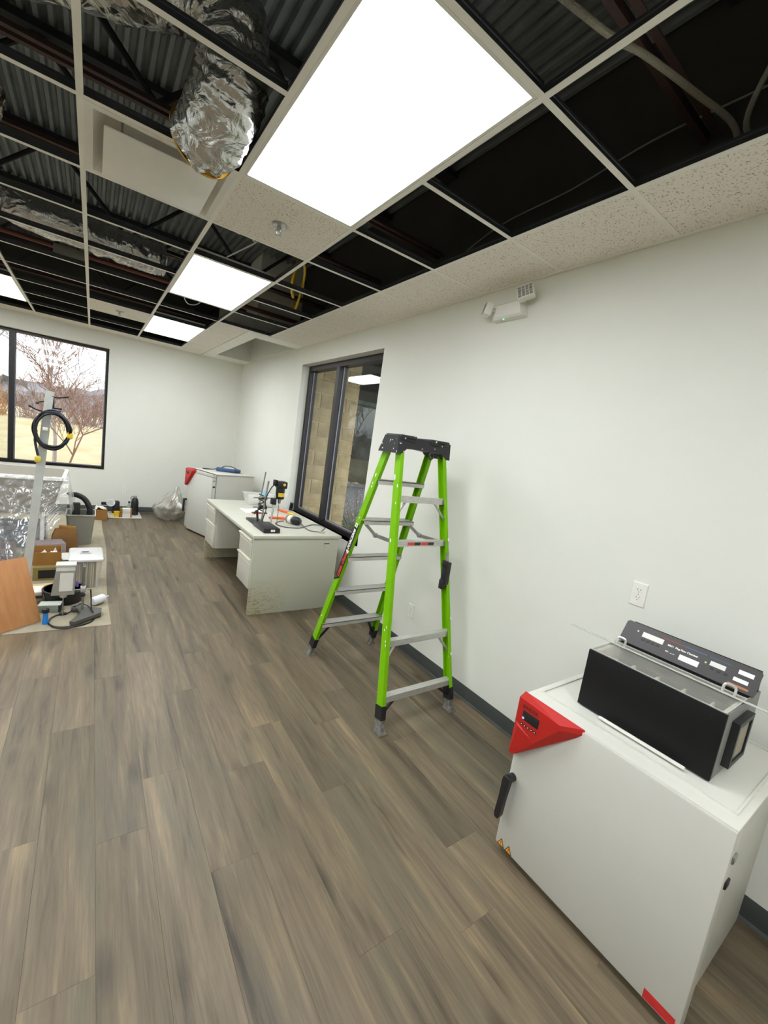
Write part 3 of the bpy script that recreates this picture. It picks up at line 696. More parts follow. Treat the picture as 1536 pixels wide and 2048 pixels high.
# cables above the grid
cn = MB().tube([(-1.25, .25, 3.35), (-.98, .0, 3.12), (-.826, -.051, 3.1), (-.713, -.089, 3.1), (-.446, -.148, 3.1), (-.216, -.206, 3.08), (-.095, -.203, 3.0), (-.04, -.2, 2.92)], .011, 8, 8)
single('flexible_conduit', cn, mat('pale_grey_conduit', 'B3AF9C', .5, .2, bump=.8, bscale=200), 'pale flexible conduit curving across the open cell at top right', 'conduit', (-.6, -.1, 3.1))
single('flexible_conduit', MB().tube([(-.02, -.36, 3.02), (-.15, -.3, 3.0), (-.3, -.28, 3.05), (-.5, -.5, 3.3)], .010, 8, 8), M_GREYP, 'dark flexible conduit at the right frame edge above the ceiling', 'conduit', (-.2, -.3, 3.0))
single('cable_line', MB().tube([(-.02, 1.6, 3.12), (-.05, 1.117, 3.22), (-.04, .622, 3.25), (-.05, .2, 3.3), (-.05, -.3, 3.3), (-.05, -1.2, 3.3)], .005, 6, 6), M_GREYP, 'thin grey cable stapled along the dark upper wall, upper one', 'cable', (-.05, .6, 3.3))
single('cable_line', MB().tube([(-.02, 2.1, 3.0), (-.03, 1.3, 3.05), (-.03, .7, 3.12), (-.03, -.2, 3.15), (-.03, -1.2, 3.15)], .005, 6, 6), M_GREYP, 'thin grey cable stapled along the dark upper wall, lower one', 'cable', (-.05, .6, 3.1))
single('cable_loop', MB().tube([(-.55, 3.4, 3.5), (-.66, 3.15, 3.1), (-.70, 3.02, 2.95), (-.80, 2.82, 2.98), (-.80, 2.76, 3.1), (-.70, 2.84, 3.2), (-.62, 3.0, 3.12), (-.6, 3.2, 2.9), (-.58, 3.35, 3.0)], .012, 8, 6), M_YEL, 'yellow cable looped above the open cells over the window', 'cable', (-.7, 2.8, 3.0))
single('cable_loop', MB().tube([(-1.55, 2.2, 3.2), (-1.5, 2.05, 2.93), (-1.46, 2.02, 2.9), (-1.42, 2.05, 2.95), (-1.46, 2.1, 3.0), (-1.36, 2.1, 2.92), (-1.32, 2.2, 2.95), (-1.45, 2.42, 2.87)], .005, 6, 6), M_PAPER, 'thin white wire coiled above the cell behind the near sprinkler', 'cable', (-1.45, 2.1, 2.9))
single('cable_loop', MB().tube([(-1.55, 3.68, 3.0), (-1.5, 3.9, 2.88), (-1.42, 4.05, 2.86), (-1.33, 4.0, 2.9), (-1.3, 3.85, 3.05)], .005, 6, 6), M_PAPER, 'thin white wire drooping above the cell behind the second light', 'cable', (-1.4, 3.9, 2.9))
single('flexible_conduit', MB().tube([(-3.1, .5, 3.5), (-2.9, .7, 3.1), (-2.7, .75, 3.0), (-2.5, .6, 3.15), (-2.42, .4, 3.45)], .012, 8, 6), M_GREYP, 'grey flexible conduit sagging in the top left open cells', 'conduit', (-2.6, 1.1, 3.0))
jb = thing('junction_box', 'small pale electrical box hanging above the left grid cells', 'electrical box', (-2.42, 4.1, 2.95))
build('box_body', MB().bbox((-.13, -.05, 0), (.13, .05, .09), .004), M_GREYP, jb)
build('cover_plate', MB().bbox((-.12, -.045, -.006), (.12, .045, 0), .002), M_WHITE, jb)
build('hanger_wire', MB().cyl((0, 0, .09), (0, 0, .85), .003, n=5), M_STEEL, jb)

# ------------------------------------------------------------------ step ladder
LX = -.468
lad = thing('step_ladder', 'lime green fibreglass step ladder with black top cap by the wall', 'ladder', (LX, 1.2, 0))
def rail(sx, y0, y1, ztop, xb, xt, yd):
    """channel rail from foot (y0) to cap (y1); web outside, flanges turned in"""
    w, d, t_ = .026, .056, .0045
    prof = [(0, -d / 2), (w, -d / 2), (w, -d / 2 + t_), (t_, -d / 2 + t_), (t_, d / 2 - t_), (w, d / 2 - t_), (w, d / 2), (0, d / 2)]
    a, b = Vector((LX + sx * xb, y0 + (y1 - y0) * .125 / ztop, .125)), Vector((LX + sx * xt, y1, ztop))
    dr = (b - a).normalized(); X = Vector((-sx, 0, 0)); X = (X - dr * X.dot(dr)).normalized(); Y = Vector((0, 1, 0)); Y = (Y - dr * Y.dot(dr)).normalized()
    r = build('rail', MB().loft([[p + X * u + Y * v for u, v in prof] for p in (a, b)]), M_GREEN, lad, world=True, smooth=False)
    return a, b, dr, X, Y
ZT = 1.68; rails = {}
for side, (y0, y1) in (('rear', (.705, 1.06)), ('front', (1.70, 1.185))):
    for sx in (-1, 1):
        rails[side, sx] = rail(sx, y0, y1, ZT, .291, .188, 0)
def at(side, sx, z_):
    a, b, dr, X, Y = rails[side, sx]; return a + (b - a) * ((z_ - a.z) / (b.z - a.z))
# feet
for key, (a, b, dr, X, Y) in rails.items():
    ft = MB()
    def ringp(p, w0, w1, d0): return [p + X * u + Y * v for u, v in ((w0, -d0), (w1, -d0), (w1, d0), (w0, d0))]
    p0 = a + dr * .03; p1 = a - dr * .05
    f1 = build('foot', MB().loft([ringp(p0, -.004, .031, .032), ringp(p1, -.004, .031, .032)]), M_BLACK, lad, world=True)
    g = p1 - dr * (p1.z / dr.z); 
    build('boot', MB().loft([ringp(p1, -.002, .029, .029), ringp(p1.lerp(g, .5), .002, .026, .026), [Vector((q.x, q.y, .012)) for q in ringp(g, -.010, .038, .040)], [Vector((q.x, q.y, .001)) for q in ringp(g, -.012, .040, .042)]]), mat('worn_grey_rubber', '77756F', .5, .2, var=.5, scale=40), f1, world=True)
    brc = at(*key, .255) + X * .03; q = at(*key, .10) + X * .02
    inn = Vector((-key[1], 0, 0))
    build('foot_brace', MB().cyl(q, at(*key, .168 if key[0] == 'rear' else .262) + inn * .11, .010, n=8), M_BLACK, lad, world=True)
# flat aluminium steps on the far (climbing) side
for z_, dp in ((.30, .082), (.59, .082), (.875, .082), (1.165, .12), (1.455, .082)):
    l, r = at('front', -1, z_), at('front', 1, z_)
    x0, x1, y_ = l.x + .005, r.x - .005, l.y
    st = MB().box((x0, y_ - dp / 2, z_ - .004), (x1, y_ + dp / 2, z_)).box((x0, y_ - dp / 2, z_ - .030), (x1, y_ - dp / 2 + .003, z_)).box((x0, y_ + dp / 2 - .003, z_ - .030), (x1, y_ + dp / 2, z_))
    for k in range(6): st.box((x0, y_ - dp / 2 + .008 + k * (dp - .018) / 5, z_), (x1, y_ - dp / 2 + .011 + k * (dp - .018) / 5, z_ + .0015))
    s_ = build('step', st, M_ALU, lad, world=True, smooth=False)
    for sx in (-1, 1):
        rv = at('front', sx, z_ - .016)
        build('rivet', MB().lathe([(.007, 0), (.006, .003), (.002, .005)], n=8).xf(frame((rv.x + sx * .0005, y_, z_ - .016), (0, -sx, 0), (0, 0, 1))), M_STEEL, s_, world=True)
# narrow bars on the near side
for z_, dp in ((.205, .045), (.525, .040), (1.115, .03), (1.385, .035)):
    l, r = at('rear', -1, z_), at('rear', 1, z_)
    b = MB().box((l.x + .004, l.y - dp / 2, z_ - .002), (r.x - .004, l.y + dp / 2, z_ + .002)).box((l.x + .004, l.y - dp / 2 - .002, z_ - .036), (r.x - .004, l.y - dp / 2 + .001, z_ + .002)).box((l.x + .004, l.y + dp / 2 - .002, z_ - .030), (r.x - .004, l.y + dp / 2, z_))
    bar = build('cross_bar', b, M_ALU, lad, world=True, smooth=False)
    if z_ in (.525, 1.385):
        for sx in (-1, 1):
            p = at('rear', sx, z_ - .13)
            build('diagonal_brace', MB().cyl((p.x - sx * .012, p.y, p.z), (p.x - sx * .105, l.y, z_ - .02), .008, n=6), M_ALU, lad, world=True)
    if z_ == 1.115:
        yb_ = l.y - dp / 2 - .0025
        for k, (c, w) in enumerate((('D8473A', .055), ('2A2A2A', .05), ('D8473A', .055), ('2A2A2A', .05))):
            x0 = l.x + .115 + k * .056
            build('warning_sticker', MB().box((x0, yb_ - .0006, z_ - .028), (x0 + w, yb_, z_ - .008)), mat('sticker_' + c, c, .5), bar, world=True, smooth=False)
# spreader bars
for sx in (-1, 1):
    f_b, f_r = at('front', sx, 1.15), at('rear', sx, 1.10); mid = (f_b + f_r) / 2 + Vector((0, .03, -.035))
    i_ = Vector((-sx * .035, 0, 0))
    sp = MB()
    for a, b in ((f_b, mid), (mid, f_r)):
        a, b = a + i_, b + i_; n_ = (b - a).normalized().cross(Vector((1, 0, 0))) * .012; w_ = Vector((.002, 0, 0))
        sp.loft([[p + n_ + w_, p + n_ - w_, p - n_ - w_, p - n_ + w_] for p in (a, b)])
    s_ = build('spreader_bar', sp, M_STEEL, lad, world=True)
    build('hinge_pin', MB().cyl(mid + i_ - Vector((.01, 0, 0)), mid + i_ + Vector((.01, 0, 0)), .016, n=12), M_STEEL, s_, world=True)
# top cap
cp = MB()
def capsec(x_, dy, dz, flare=0): return [Vector((x_, 1.035 - dy, 1.662 + dz)), Vector((x_, 1.042 - dy * .5, 1.75)), Vector((x_, 1.175 + dy * .5, 1.75)), Vector((x_, 1.225 + dy, 1.662 + dz))]
hw = .207
cp.loft([capsec(LX - hw - .012, .012, -.018), capsec(LX - hw + .02, .012, -.018), capsec(LX - hw + .06, .006, .015), capsec(LX - .06, .0, .02), capsec(LX + .06, .0, .02), capsec(LX + hw - .06, .006, .015), capsec(LX + hw - .02, .012, -.018), capsec(LX + hw + .012, .012, -.018)])
cap = build('top_cap', cp, M_SPLAT, lad, world=True, angle=25)
lip = MB()
for x0, x1 in ((LX - .2, LX - .075), (LX + .05, LX + .205)): lip.bbox((x0, 1.030, 1.725), (x1, 1.20, 1.762), .006)
lip.bbox((LX - .075, 1.05, 1.735), (LX + .05, 1.19, 1.753), .004)
build('cap_tray', lip, M_SPLAT, cap, world=True)
sl = MB()
for x0 in (LX - .155, LX + .095): sl.box((x0, 1.0285, 1.738), (x0 + .07, 1.031, 1.747))
build('cap_slot', sl, mat('slot_black', '0A0A0A', .8), cap, world=True, smooth=False)
build('tool_ring', MB().tube([(LX + .06 + .018 * math.cos(q * PI / 6), 1.03, 1.655 + .02 * math.sin(q * PI / 6)) for q in range(13)], .005, 6, 0), M_BLACK, cap, world=True)
# maker's label up the left climbing rail
a, b, dr, X, Y = rails['front', -1]
z0, z1 = .685, 1.135
p0 = at('front', -1, z0) - X * .0006; p1 = at('front', -1, z1) - X * .0006
e = Y * .0275
lab = build('maker_label', MB().add([p0 + e - dr * .025, p0 - e + dr * .025, p1 - e, p1 + e - dr * .05] , [(0, 1, 2, 3)]), mat('label_black', '141212', .5), lad, world=True, smooth=False)
lab['label'] = 'black maker label up the rail'
nrm = -X; up_ = Y if nrm.cross(dr).dot(Y) > 0 else -Y
def lettering(txt, u, size, m, sh=.25, off=-.020):
    M_ = frame(p0 + dr * u + up_ * off + nrm * .0006, dr, up_); build('lettering', text_mb(txt, size, M_, .0003, sh, .0012), m, lab, world=True, smooth=False)
M_LRED = mat('label_red', 'E2402C', .5); M_LWH = mat('label_white', 'F2F0EA', .5)
lettering('Little Giant', .026, .043, M_LRED, off=-.014)
lettering('A-FORCE300', .225, .034, M_LWH, off=-.011)
build('logo_square', MB().ring((0, 0, .03, .03), (.008, .008, .022, .022), 0, .0006, frame(p0 + dr * .435 - up_ * .014 + nrm * .0006, dr, up_)), M_LWH, lab, world=True, smooth=False)
# paint drips on the rails, clip on the near right rail
random.seed(4)
dp_ = MB()
for key in (('rear', -1), ('front', -1), ('rear', 1)):
    a, b, dr, X, Y = rails[key]
    for q in range(9):
        c = at(*key, random.uniform(.3, 1.6)) + Y * random.uniform(-.022, .022) + (-X if key[1] < 0 else X * 0) * .001
        if key[1] > 0: c = c - Y * .0285 + X * random.uniform(.004, .02)
        s_ = random.uniform(.003, .007)
        N_ = -X if key[1] < 0 else -Y
        u_ = dr; w_ = N_.cross(u_)
        dp_.add([c + N_ * .0008 + u_ * s_ * 2.2 * math.cos(k * PI / 3) + w_ * s_ * math.sin(k * PI / 3) for k in range(6)], [tuple(range(6))])
build('paint_spot', dp_, M_LWH, lad, world=True, smooth=False)
c = at('rear', 1, .90)
clip = build('tool_clip', MB().bbox((c.x - .05, c.y - .045, .83), (c.x - .008, c.y + .0, .985), .006).bbox((c.x - .062, c.y - .04, .80), (c.x - .02, c.y - .005, .865), .005).bbox((c.x - .062, c.y - .04, .955), (c.x - .035, c.y - .005, .995), .005), M_BLACK, lad, world=True)
build('clip_pin', MB().cyl((c.x - .035, c.y - .02, .99), (c.x - .03, c.y - .01, 1.045), .009, n=8), M_STEEL, clip, world=True)

# ------------------------------------------------------------------ lab ovens
def oven(label, loc, rz, W, D, HT, near):
    t = thing('lab_oven', label, 'oven', loc, rz, 'white laboratory ovens')
    dz, dt = .03, .062
    build('body', MB().bbox((.006, dt + .016, .03), (W - .018, D, HT - .012), .006), M_OVEN, t)
    dr = build('door', MB().bbox((0, 0, dz), (W, dt, HT - .055 if not near else HT - .006), .006), M_OVEN, t)
    if not near: build('top_fascia', MB().bbox((0, .002, HT - .052), (W, dt, HT), .004), M_OVEN, t)
    build('door_gasket', MB().box((.014, dt - .004, dz + .01), (W - .024, dt + .017, HT - .03)), M_BASE, t, False)
    tp = build('top_panel', MB().bbox((0, .006, HT - .01), (W, D + .002, HT + .0), .004), M_OVENTOP, t)
    build('top_rim', MB().ring((.022, dt + .012, W - .022, D - .02), (.030, dt + .02, W - .03, D - .028), HT, HT + .005), M_OVENTOP, tp, False)
    for x_ in (.05, W - .05):
        for y_ in (.07, D - .08): build('foot', MB().lathe([(.024, 0), (.024, .012), (.014, .03)], (x_, y_, 0), 14), M_BLACK, t)
    # red triangular control panel wrapping the top left corner of the door
    q = .036; a_, b_ = .258, .272; zt = HT + .003
    tri = [(-.004, zt), (a_, zt - .002), (a_ + .004, zt - .022), (.014, zt - b_ - .006), (-.004, zt - b_)]
    F = MB()
    s0 = [Vector((x_, .004, z_)) for x_, z_ in tri]
    s1 = [Vector((x_, -q, z_)) for x_, z_ in ((.0, zt - .012), (a_ - .075, zt - .022), (a_ - .07, zt - .040), (.014, zt - b_ + .004), (.0, zt - b_ + .01))]
    F.loft([s0, s1])
    cpn = build('control_panel', F, M_RED, t, angle=20)
    # folded facet across the lower half of the panel
    build('panel_facet', MB().add([(.001, -q, zt - .118), (.001, -q, zt - b_ + .012), (.085, -q, zt - .135 - .035), (.001, -q - .003, zt - b_ + .012), (.02, -q - .007, zt - .130), (.088, -q - .002, zt - .150)], [(0, 4, 5), (0, 1, 3, 4), (3, 5, 4), (1, 2, 3), (2, 5, 3)]), M_RED, cpn, angle=10)
    build('display', MB().bbox((.028, -q - .002, zt - .094), (.103, -q + .002, zt - .054), .002), M_BLACK, cpn)
    build('status_led', MB().lathe([(.005, 0), (.005, .001)], n=10).xf(frame((.034, -q - .0022, zt - .086), (1, 0, 0), (0, 0, 1))), emis('violet_led', 'C9B2FF', 1.2) if 'violet_led' not in MATS else MATS['violet_led'], cpn)
    if near:
        for k in range(5):
            bx = .032 + k * .0155; bz = zt - .113
            bt = build('button', MB().lathe([(.0062, 0), (.006, .0016), (.005, .002)], n=12).xf(frame((bx, -q, bz), (1, 0, 0), (0, 0, 1))), M_BLACK, cpn)
            build('button_mark', MB().lathe([(.0022, 0), (.0022, .0004)], n=6).xf(frame((bx, -q - .002, bz), (1, 0, 0), (0, 0, 1))), M_LWH, bt)
        build('lettering', text_mb('BINDER', .021, frame((.022, -q - .0002, zt - .046), (1, 0, 0), (0, 0, 1)), .0003, 0, .0005), mat('dark_red_print', '5C1512', .6), cpn, smooth=False)
    # lever handle
    hz = HT * .49
    h = MB().cyl((.022, -.032, hz), (.022, 0, hz), .017, n=16)
    lev = [[Vector((.022 + x_ * w - .012 * k, -.036 - y_ * .011, hz + .012 - .2 * k)) for x_, y_ in ((-1, -1), (1, -1), (1, 1), (-1, 1))] for k, w in ((0, .015), (.1, .017), (.5, .0135), (.92, .014), (1, .008))]
    h.loft(lev)
    hd2 = build('door_handle', h, M_BLACK, dr, angle=50)
    # warning triangles and sticker low on the door
    M_WY = mat('warning_amber', 'F0A22B', .5)
    for k in range(2):
        x_ = .012 + k * .04; z_ = dz + .004
        tr_ = build('warning_sign', MB().prism([(0, 0), (.036, 0), (.018, .034)], 0, .0006, frame((x_, -.0002, z_), (1, 0, 0), (0, 0, 1))), mat('sign_black', '20180F', .6), dr, False)
        build('sign_face', MB().prism([(.004, .0022), (.032, .0022), (.018, .0292)], .0006, .001, frame((x_, -.0002, z_), (1, 0, 0), (0, 0, 1))), M_WY, tr_, False) if False else None
        f_ = build('warning_face', MB().prism([(.0045, .0026), (.0315, .0026), (.018, .0285)], .0006, .0011, frame((x_, -.0002, z_), (1, 0, 0), (0, 0, 1))), M_WY, dr, False)
        mk_ = MB().prism([(.0168, .011), (.0192, .011), (.0196, .021), (.0164, .021)], .0011, .0014, frame((x_, -.0002, z_), (1, 0, 0), (0, 0, 1))).prism([(.0168, .006), (.0192, .006), (.0192, .0088), (.0168, .0088)], .0011, .0014, frame((x_, -.0002, z_), (1, 0, 0), (0, 0, 1)))
        build('warning_mark', mk_, MATS['sign_black'], dr, False)
    if near:
        build('sticker', MB().box((W - .102, -.0007, dz + .006), (W - .012, .0002, dz + .040)), mat('red_sticker', 'BE2B2A', .4, var=.12, scale=30), dr, False)
    # hinge side: pale latch plate and dark scuffs
    for z_ in (HT - .10, HT - .185):
        build('hinge', MB().bbox((W - .002, .015, z_ - .012), (W + .006, .05, z_ + .012), .003), M_BLACK if z_ < HT - .15 else M_STEEL, dr)
    return t
oven('large white lab oven in the right foreground, black instrument on top', (-.695, -.13, 0), -PI / 2, .715, .632, .742, True)
oven('white lab oven near the far corner, blue meter lying on top', (-.985, 5.93, 0), math.radians(-73.5), .725, .70, .965, False)

# ------------------------------------------------------------------ black bench instrument on the near oven (local x along its front, y to the wall)
ZB = .748
ins = thing('bench_instrument', 'long black test chamber with clear lid and rear control panel, on near oven', 'instrument', (-.545, -.27, ZB), -PI / 2)
W, D, Hh = .457, .30, .235
M_MATT = mat('matt_black_steel', '0E0E0F', .55, var=.1, spec=.25); M_GSTEEL = mat('grey_painted_steel', '7E7C7A', .5, var=.03); M_BEIGE = mat('beige_interior', 'CFC9B9', .6, var=.03)
sh = MB().bbox((0, 0, .0), (W, .012, Hh), .002)
build('front_panel', sh, M_MATT, ins)
vt = MB()
for k in range(24): vt.box((.03 + k * .0168, -.0006, Hh - .032), (.0335 + k * .0168, .0004, Hh - .019))
build('vent_slot', vt, mat('vent_black', '050505', .9), ins, False)
build('end_panel', MB().bbox((0, .012, 0), (.008, D + .06, Hh), .002), M_GSTEEL, ins)
ep = build('end_panel', MB().bbox((W - .008, .012, 0), (W, D + .06, Hh), .002), M_GSTEEL, ins)
build('base_pan', MB().box((.008, .012, .004), (W - .008, D + .06, .012)), M_GSTEEL, ins, False)
build('chamber_floor', MB().box((.02, .03, .12), (W - .02, D - .06, .125)), M_BEIGE, ins, False)
iw = MB().box((.008, .012, .02), (.02, D - .05, Hh - .004)).box((W - .02, .012, .02), (W - .008, D - .05, Hh - .004)).box((.02, .012, .02), (W - .02, .026, Hh - .004))
build('chamber_wall', iw, M_BEIGE, ins, False)
for x_ in (.10, .19, .28, .37): build('divider', MB().box((x_, .03, .125), (x_ + .006, .20, .18)), M_BEIGE, ins, False)
build('rear_shell', MB().prism([(D - .06, .02), (D + .06, .02), (D + .06, Hh + .055), (D + .045, Hh + .078), (D - .04, Hh + .002), (D - .06, Hh - .004)], .008, W - .008, frame((0, 0, 0), (0, 1, 0), (0, 0, 1))), M_MATT, ins, False)
# sloping control panel plate
px0, px1 = -.004, W + .004
pa, pb = Vector((0, D - .052, Hh + .004)), Vector((0, D - .0, Hh + .088))
PY = (pb - pa).normalized(); FP = frame(pa + Vector((px0, 0, 0)), (1, 0, 0), PY); PW_, PH_ = px1 - px0, (pb - pa).length
pl = build('control_plate', MB().prism([(0, 0), (PW_, 0), (PW_, PH_ - .008), (PW_ - .008, PH_), (.008, PH_), (0, PH_ - .008)], -.004, 0, FP), mat('dark_grey_plate', '3B3837', .45, var=.05), ins, False)
def plate_rect(name, x0, y0, x1, y1, m, z_=.0008): return build(name, MB().box((x0, y0, 0), (x1, y1, z_)).xf(FP), m, pl, False)
Lw = M_LWH
plate_rect('display_window', .075, .050, .155, .072, mat('pale_lcd', 'D9D8D2', .4))
for k in range(4): plate_rect('key', .078 + k * .019, .034, .090 + k * .019, .043, M_BLACK, .002)
plate_rect('serial_label', .222, .020, .288, .042, Lw)
plate_rect('display_window', .318, .048, .366, .066, MATS['pale_lcd'])
for k in range(3): plate_rect('key', .324 + k * .021, .034, .334 + k * .021, .042, M_BLACK, .002)
plate_rect('switch_label', .402, .060, .446, .076, Lw); plate_rect('switch_label', .395, .030, .438, .044, Lw)
plate_rect('accent_line', .150, .078, .225, .0805, mat('line_red', 'A8332E', .5)); plate_rect('accent_line', .225, .078, .300, .0805, mat('line_blue', '3E6FA8', .5)); plate_rect('accent_line', .31, .078, .38, .0795, MATS['line_blue'])
plate_rect('copper_strip', .385, .010, .445, .018, mat('copper_tape', 'A9714C', .4, .3))
build('indicator', MB().lathe([(.0035, 0), (.0035, .0012)], (.305, .052, 0), 10).xf(FP), mat('pale_green_lamp', 'B9C98C', .4), pl)
build('indicator', MB().lathe([(.0035, 0), (.0035, .0012)], (.055, .066, 0), 10).xf(FP), MATS['pale_lcd'], pl)
build('lettering', text_mb('M011  Plug Flow Chamber', .0098, FP @ Matrix.Translation((.172, .056, .0003)), .0002, 0, .0003), Lw, pl, smooth=False)
build('lettering', text_mb('BBL', .008, FP @ Matrix.Translation((.172, .030, .0003)), .0002), Lw, pl, smooth=False)
plate_rect('accent_line', .190, .030, .206, .0312, Lw)
# clear lid over the chamber
lid = build('lid', MB().bbox((.004, .006, Hh - .002), (W - .004, .215, Hh + .003), .001), M_ACR, ins)
build('lid_edge', MB().ring((.004, .006, W - .004, .215), (.007, .009, W - .007, .212), Hh - .002, Hh + .004), mat('frosted_acrylic_edge', 'B9BAB2', .3), lid, False)
for x_ in (.022, W - .065):
    hp = [(x_, .165, Hh), (x_, .172, Hh + .03), (x_ + .008, .176, Hh + .038), (x_ + .026, .176, Hh + .038), (x_ + .034, .172, Hh + .03), (x_ + .034, .165, Hh)]
    build('lid_handle', MB().tube(hp, .0045, 8, 4), film('acrylic_grip', 'E4E6E0', .55, .8, .08, .02, 8), lid)
# fan filter on the right end
fan = build('fan_guard', MB().ring((.075, .035, .235, .195), (.092, .052, .218, .178), 0, .022, frame((W, 0, 0), (0, 1, 0), (0, 0, 1))), M_BLACK, ep, False)
build('fan_filter', MB().box((W, .088, .048), (W + .016, .222, .182)), mat('beige_filter_mesh', 'A59F8C', .9, bump=.6, bscale=200), ep, False)
build('handle_bar', MB().bbox((.103, -.028, .002), (.395, -.018, .012), .002), M_WHITE, ins)
for x_ in (.02, W - .02):
    for y_ in (.03, D + .03): build('foot', MB().lathe([(.009, -.0005), (.009, .005)], (x_, y_, 0), 10), M_BLACK, ins)
rod = MB().bbox((-.388, -.79, ZB + Hh + .005), (-.372, -.095, ZB + Hh + .0085), .001)
single('acrylic_strip', rod, mat('edge_lit_acrylic', 'B8BBB2', .2, 0, spec=.7), 'long clear acrylic strip laid across the instrument lid, overhanging its end', 'plastic strip', (-.38, -.44, ZB + Hh + .005))

# ------------------------------------------------------------------ double pedestal desk under the window
DX0, DX1, DY0, DY1, DZ = -1.02, -.135, 2.495, 4.375, .75
desk = thing('office_desk', 'white double pedestal office desk with scuffed end panel under the window', 'desk', (DX0, DY0, 0))
build('desk_top', MB().bbox((DX0, DY0, DZ - .03), (DX1, DY1, DZ), .004), M_DESK, desk, world=True)
e1 = MB().bbox((DX0 + .012, DY0 + .015, 0), (DX1 - .02, DY0 + .04, DZ - .03), .002)
build('end_panel', e1, M_DSIDE, desk, world=True)
build('end_panel', MB().bbox((DX0 + .012, DY1 - .04, 0), (DX1 - .02, DY1 - .015, DZ - .03), .002), M_DSIDE, desk, world=True)
build('modesty_panel', MB().box((DX1 - .17, DY0 + .04, .2), (DX1 - .15, DY1 - .04, DZ - .03)), M_DESKD, desk, False, world=True)
build('front_rail', MB().box((DX0 + .03, DY0 + .42, DZ - .055), (DX0 + .05, DY1 - .46, DZ - .03)), M_DESKD, desk, False, world=True)
gp = build('grommet', MB().lathe([(.030, 0), (.030, .002), (.026, .003)], n=20).xf(frame((-.285, DY0 + .0145, .655), (1, 0, 0), (0, 0, 1))), M_DESKD, desk, world=True)
build('cable_slot', MB().box((-.312, DY0 + .0105, .664), (-.258, DY0 + .0145, .673)), M_BLACK, gp, False, world=True)
def pedestal(ya, yb, zb):
    build('pedestal', MB().bbox((DX0 + .03, ya, zb), (DX1 - .2, yb, DZ - .032), .003), M_DESKD, desk, world=True)
    for z0, z1, k in ((zb + .006, .520, 0), (.528, DZ - .045, 1)):
        d = build('drawer', MB().bbox((DX0 + .008, ya + .006, z0), (DX0 + .03, yb - .006, z1), .003), M_DESKD, desk, world=True)
        zz = z1 - .006
        build('drawer_pull', MB().prism([(0, 0), (-.014, .004), (-.016, -.006), (-.004, -.030), (0, -.030)], ya + .008, yb - .008, Matrix(((1, 0, 0, DX0 + .009), (0, 0, 1, 0), (0, 1, 0, zz), (0, 0, 0, 1)))), mat('drawer_pull_enamel', 'E4E1D2', .35), d, False, world=True)
        build('label_strip', MB().box((DX0 + .0065, ya + .012, zz - .050), (DX0 + .009, yb - .012, zz - .038)), mat('drawer_pull_enamel', 'E4E1D2', .35), d, False, world=True)
pedestal(DY0 + .042, DY0 + .43, .235)
pedestal(DY1 - .45, DY1 - .042, .235)
build('drawer_lock', MB().lathe([(.007, 0), (.007, .002)], n=10).xf(frame((-.80, DY1 - .4505, .60), (1, 0, 0), (0, 0, 1))), M_BLACK, desk, world=True)

# overhead mixer, black head on a rod
Z = DZ
mx_ = thing('overhead_stirrer', 'black overhead stirrer with yellow stickers on a rod stand, front of the desk', 'lab stirrer', (-.79, 2.78, Z))
build('base', MB().bbox((-.90, 2.59, Z), (-.745, 2.90, Z + .045), .005), M_BLACK, mx_, world=True)
build('base_label', MB().box((-.835, 2.5893, Z + .014), (-.795, 2.5902, Z + .034)), M_LWH, mx_, False, world=True)
build('rod', MB().cyl((-.745, 2.86, Z + .04), (-.695, 2.94, Z + .30), .009, n=10), M_STEEL, mx_, world=True)
build('clamp', MB().bbox((-.735, 2.90, Z + .215), (-.69, 2.96, Z + .28), .006), M_BLACK, mx_, world=True)
hx, hy = -.645, 2.95
hm = MB().lathe([(.040, 1.02), (.044, 1.03), (.044, 1.135)], (hx, hy, 0), 24)
hm.bbox((hx - .045, hy - .055, 1.13), (hx + .052, hy + .05, 1.20), .012)
hd3 = build('motor_head', hm, M_BLACK, mx_, world=True)
build('head_neck', MB().bbox((hx - .075, hy - .02, 1.15), (hx - .04, hy + .03, 1.21), .006), M_BLACK, hd3, world=True)
build('yellow_sticker', MB().box((hx - .012, hy - .0562, 1.155), (hx + .034, hy - .0546, 1.159)).lathe([(.014, 0), (.014, .001)], n=14).box((0, 0, 0), (0, 0, 0)) if False else MB().lathe([(.014, 0), (.014, .001)], n=16).xf(frame((hx + .016, hy - .0552, 1.172), (1, 0, 0), (0, 0, 1))), M_YEL, hd3, world=True)
def wrap(a0, a1, z0, z1, r, m, nm):
    n = 8; mb = MB()
    for k in range(n + 1):
        a = a0 + (a1 - a0) * k / n; mb.v += [Vector((hx + r * math.cos(a), hy + r * math.sin(a), z0)), Vector((hx + r * math.cos(a), hy + r * math.sin(a), z1))]
    mb.f += [(2 * k, 2 * k + 2, 2 * k + 3, 2 * k + 1) for k in range(n)]
    build(nm, mb, m, hd3, world=True)
wrap(-2.3, -.6, 1.047, 1.085, .0446, M_YEL, 'yellow_label'); wrap(-2.0, -.7, 1.138, 1.146, .0446, M_YEL, 'yellow_stripe')
build('chuck', MB().cyl((hx, hy, .975), (hx, hy, 1.02), .013, .018, 12), M_STEEL, mx_, world=True)
build('shaft', MB().cyl((hx, hy, Z + .012), (hx, hy, .98), .004, n=8), M_STEEL, mx_, world=True)
build('support_arm', MB().cyl((-.70, 2.94, Z + .25), (hx - .04, hy + .005, 1.06), .006, n=8), M_STEEL, mx_, world=True)
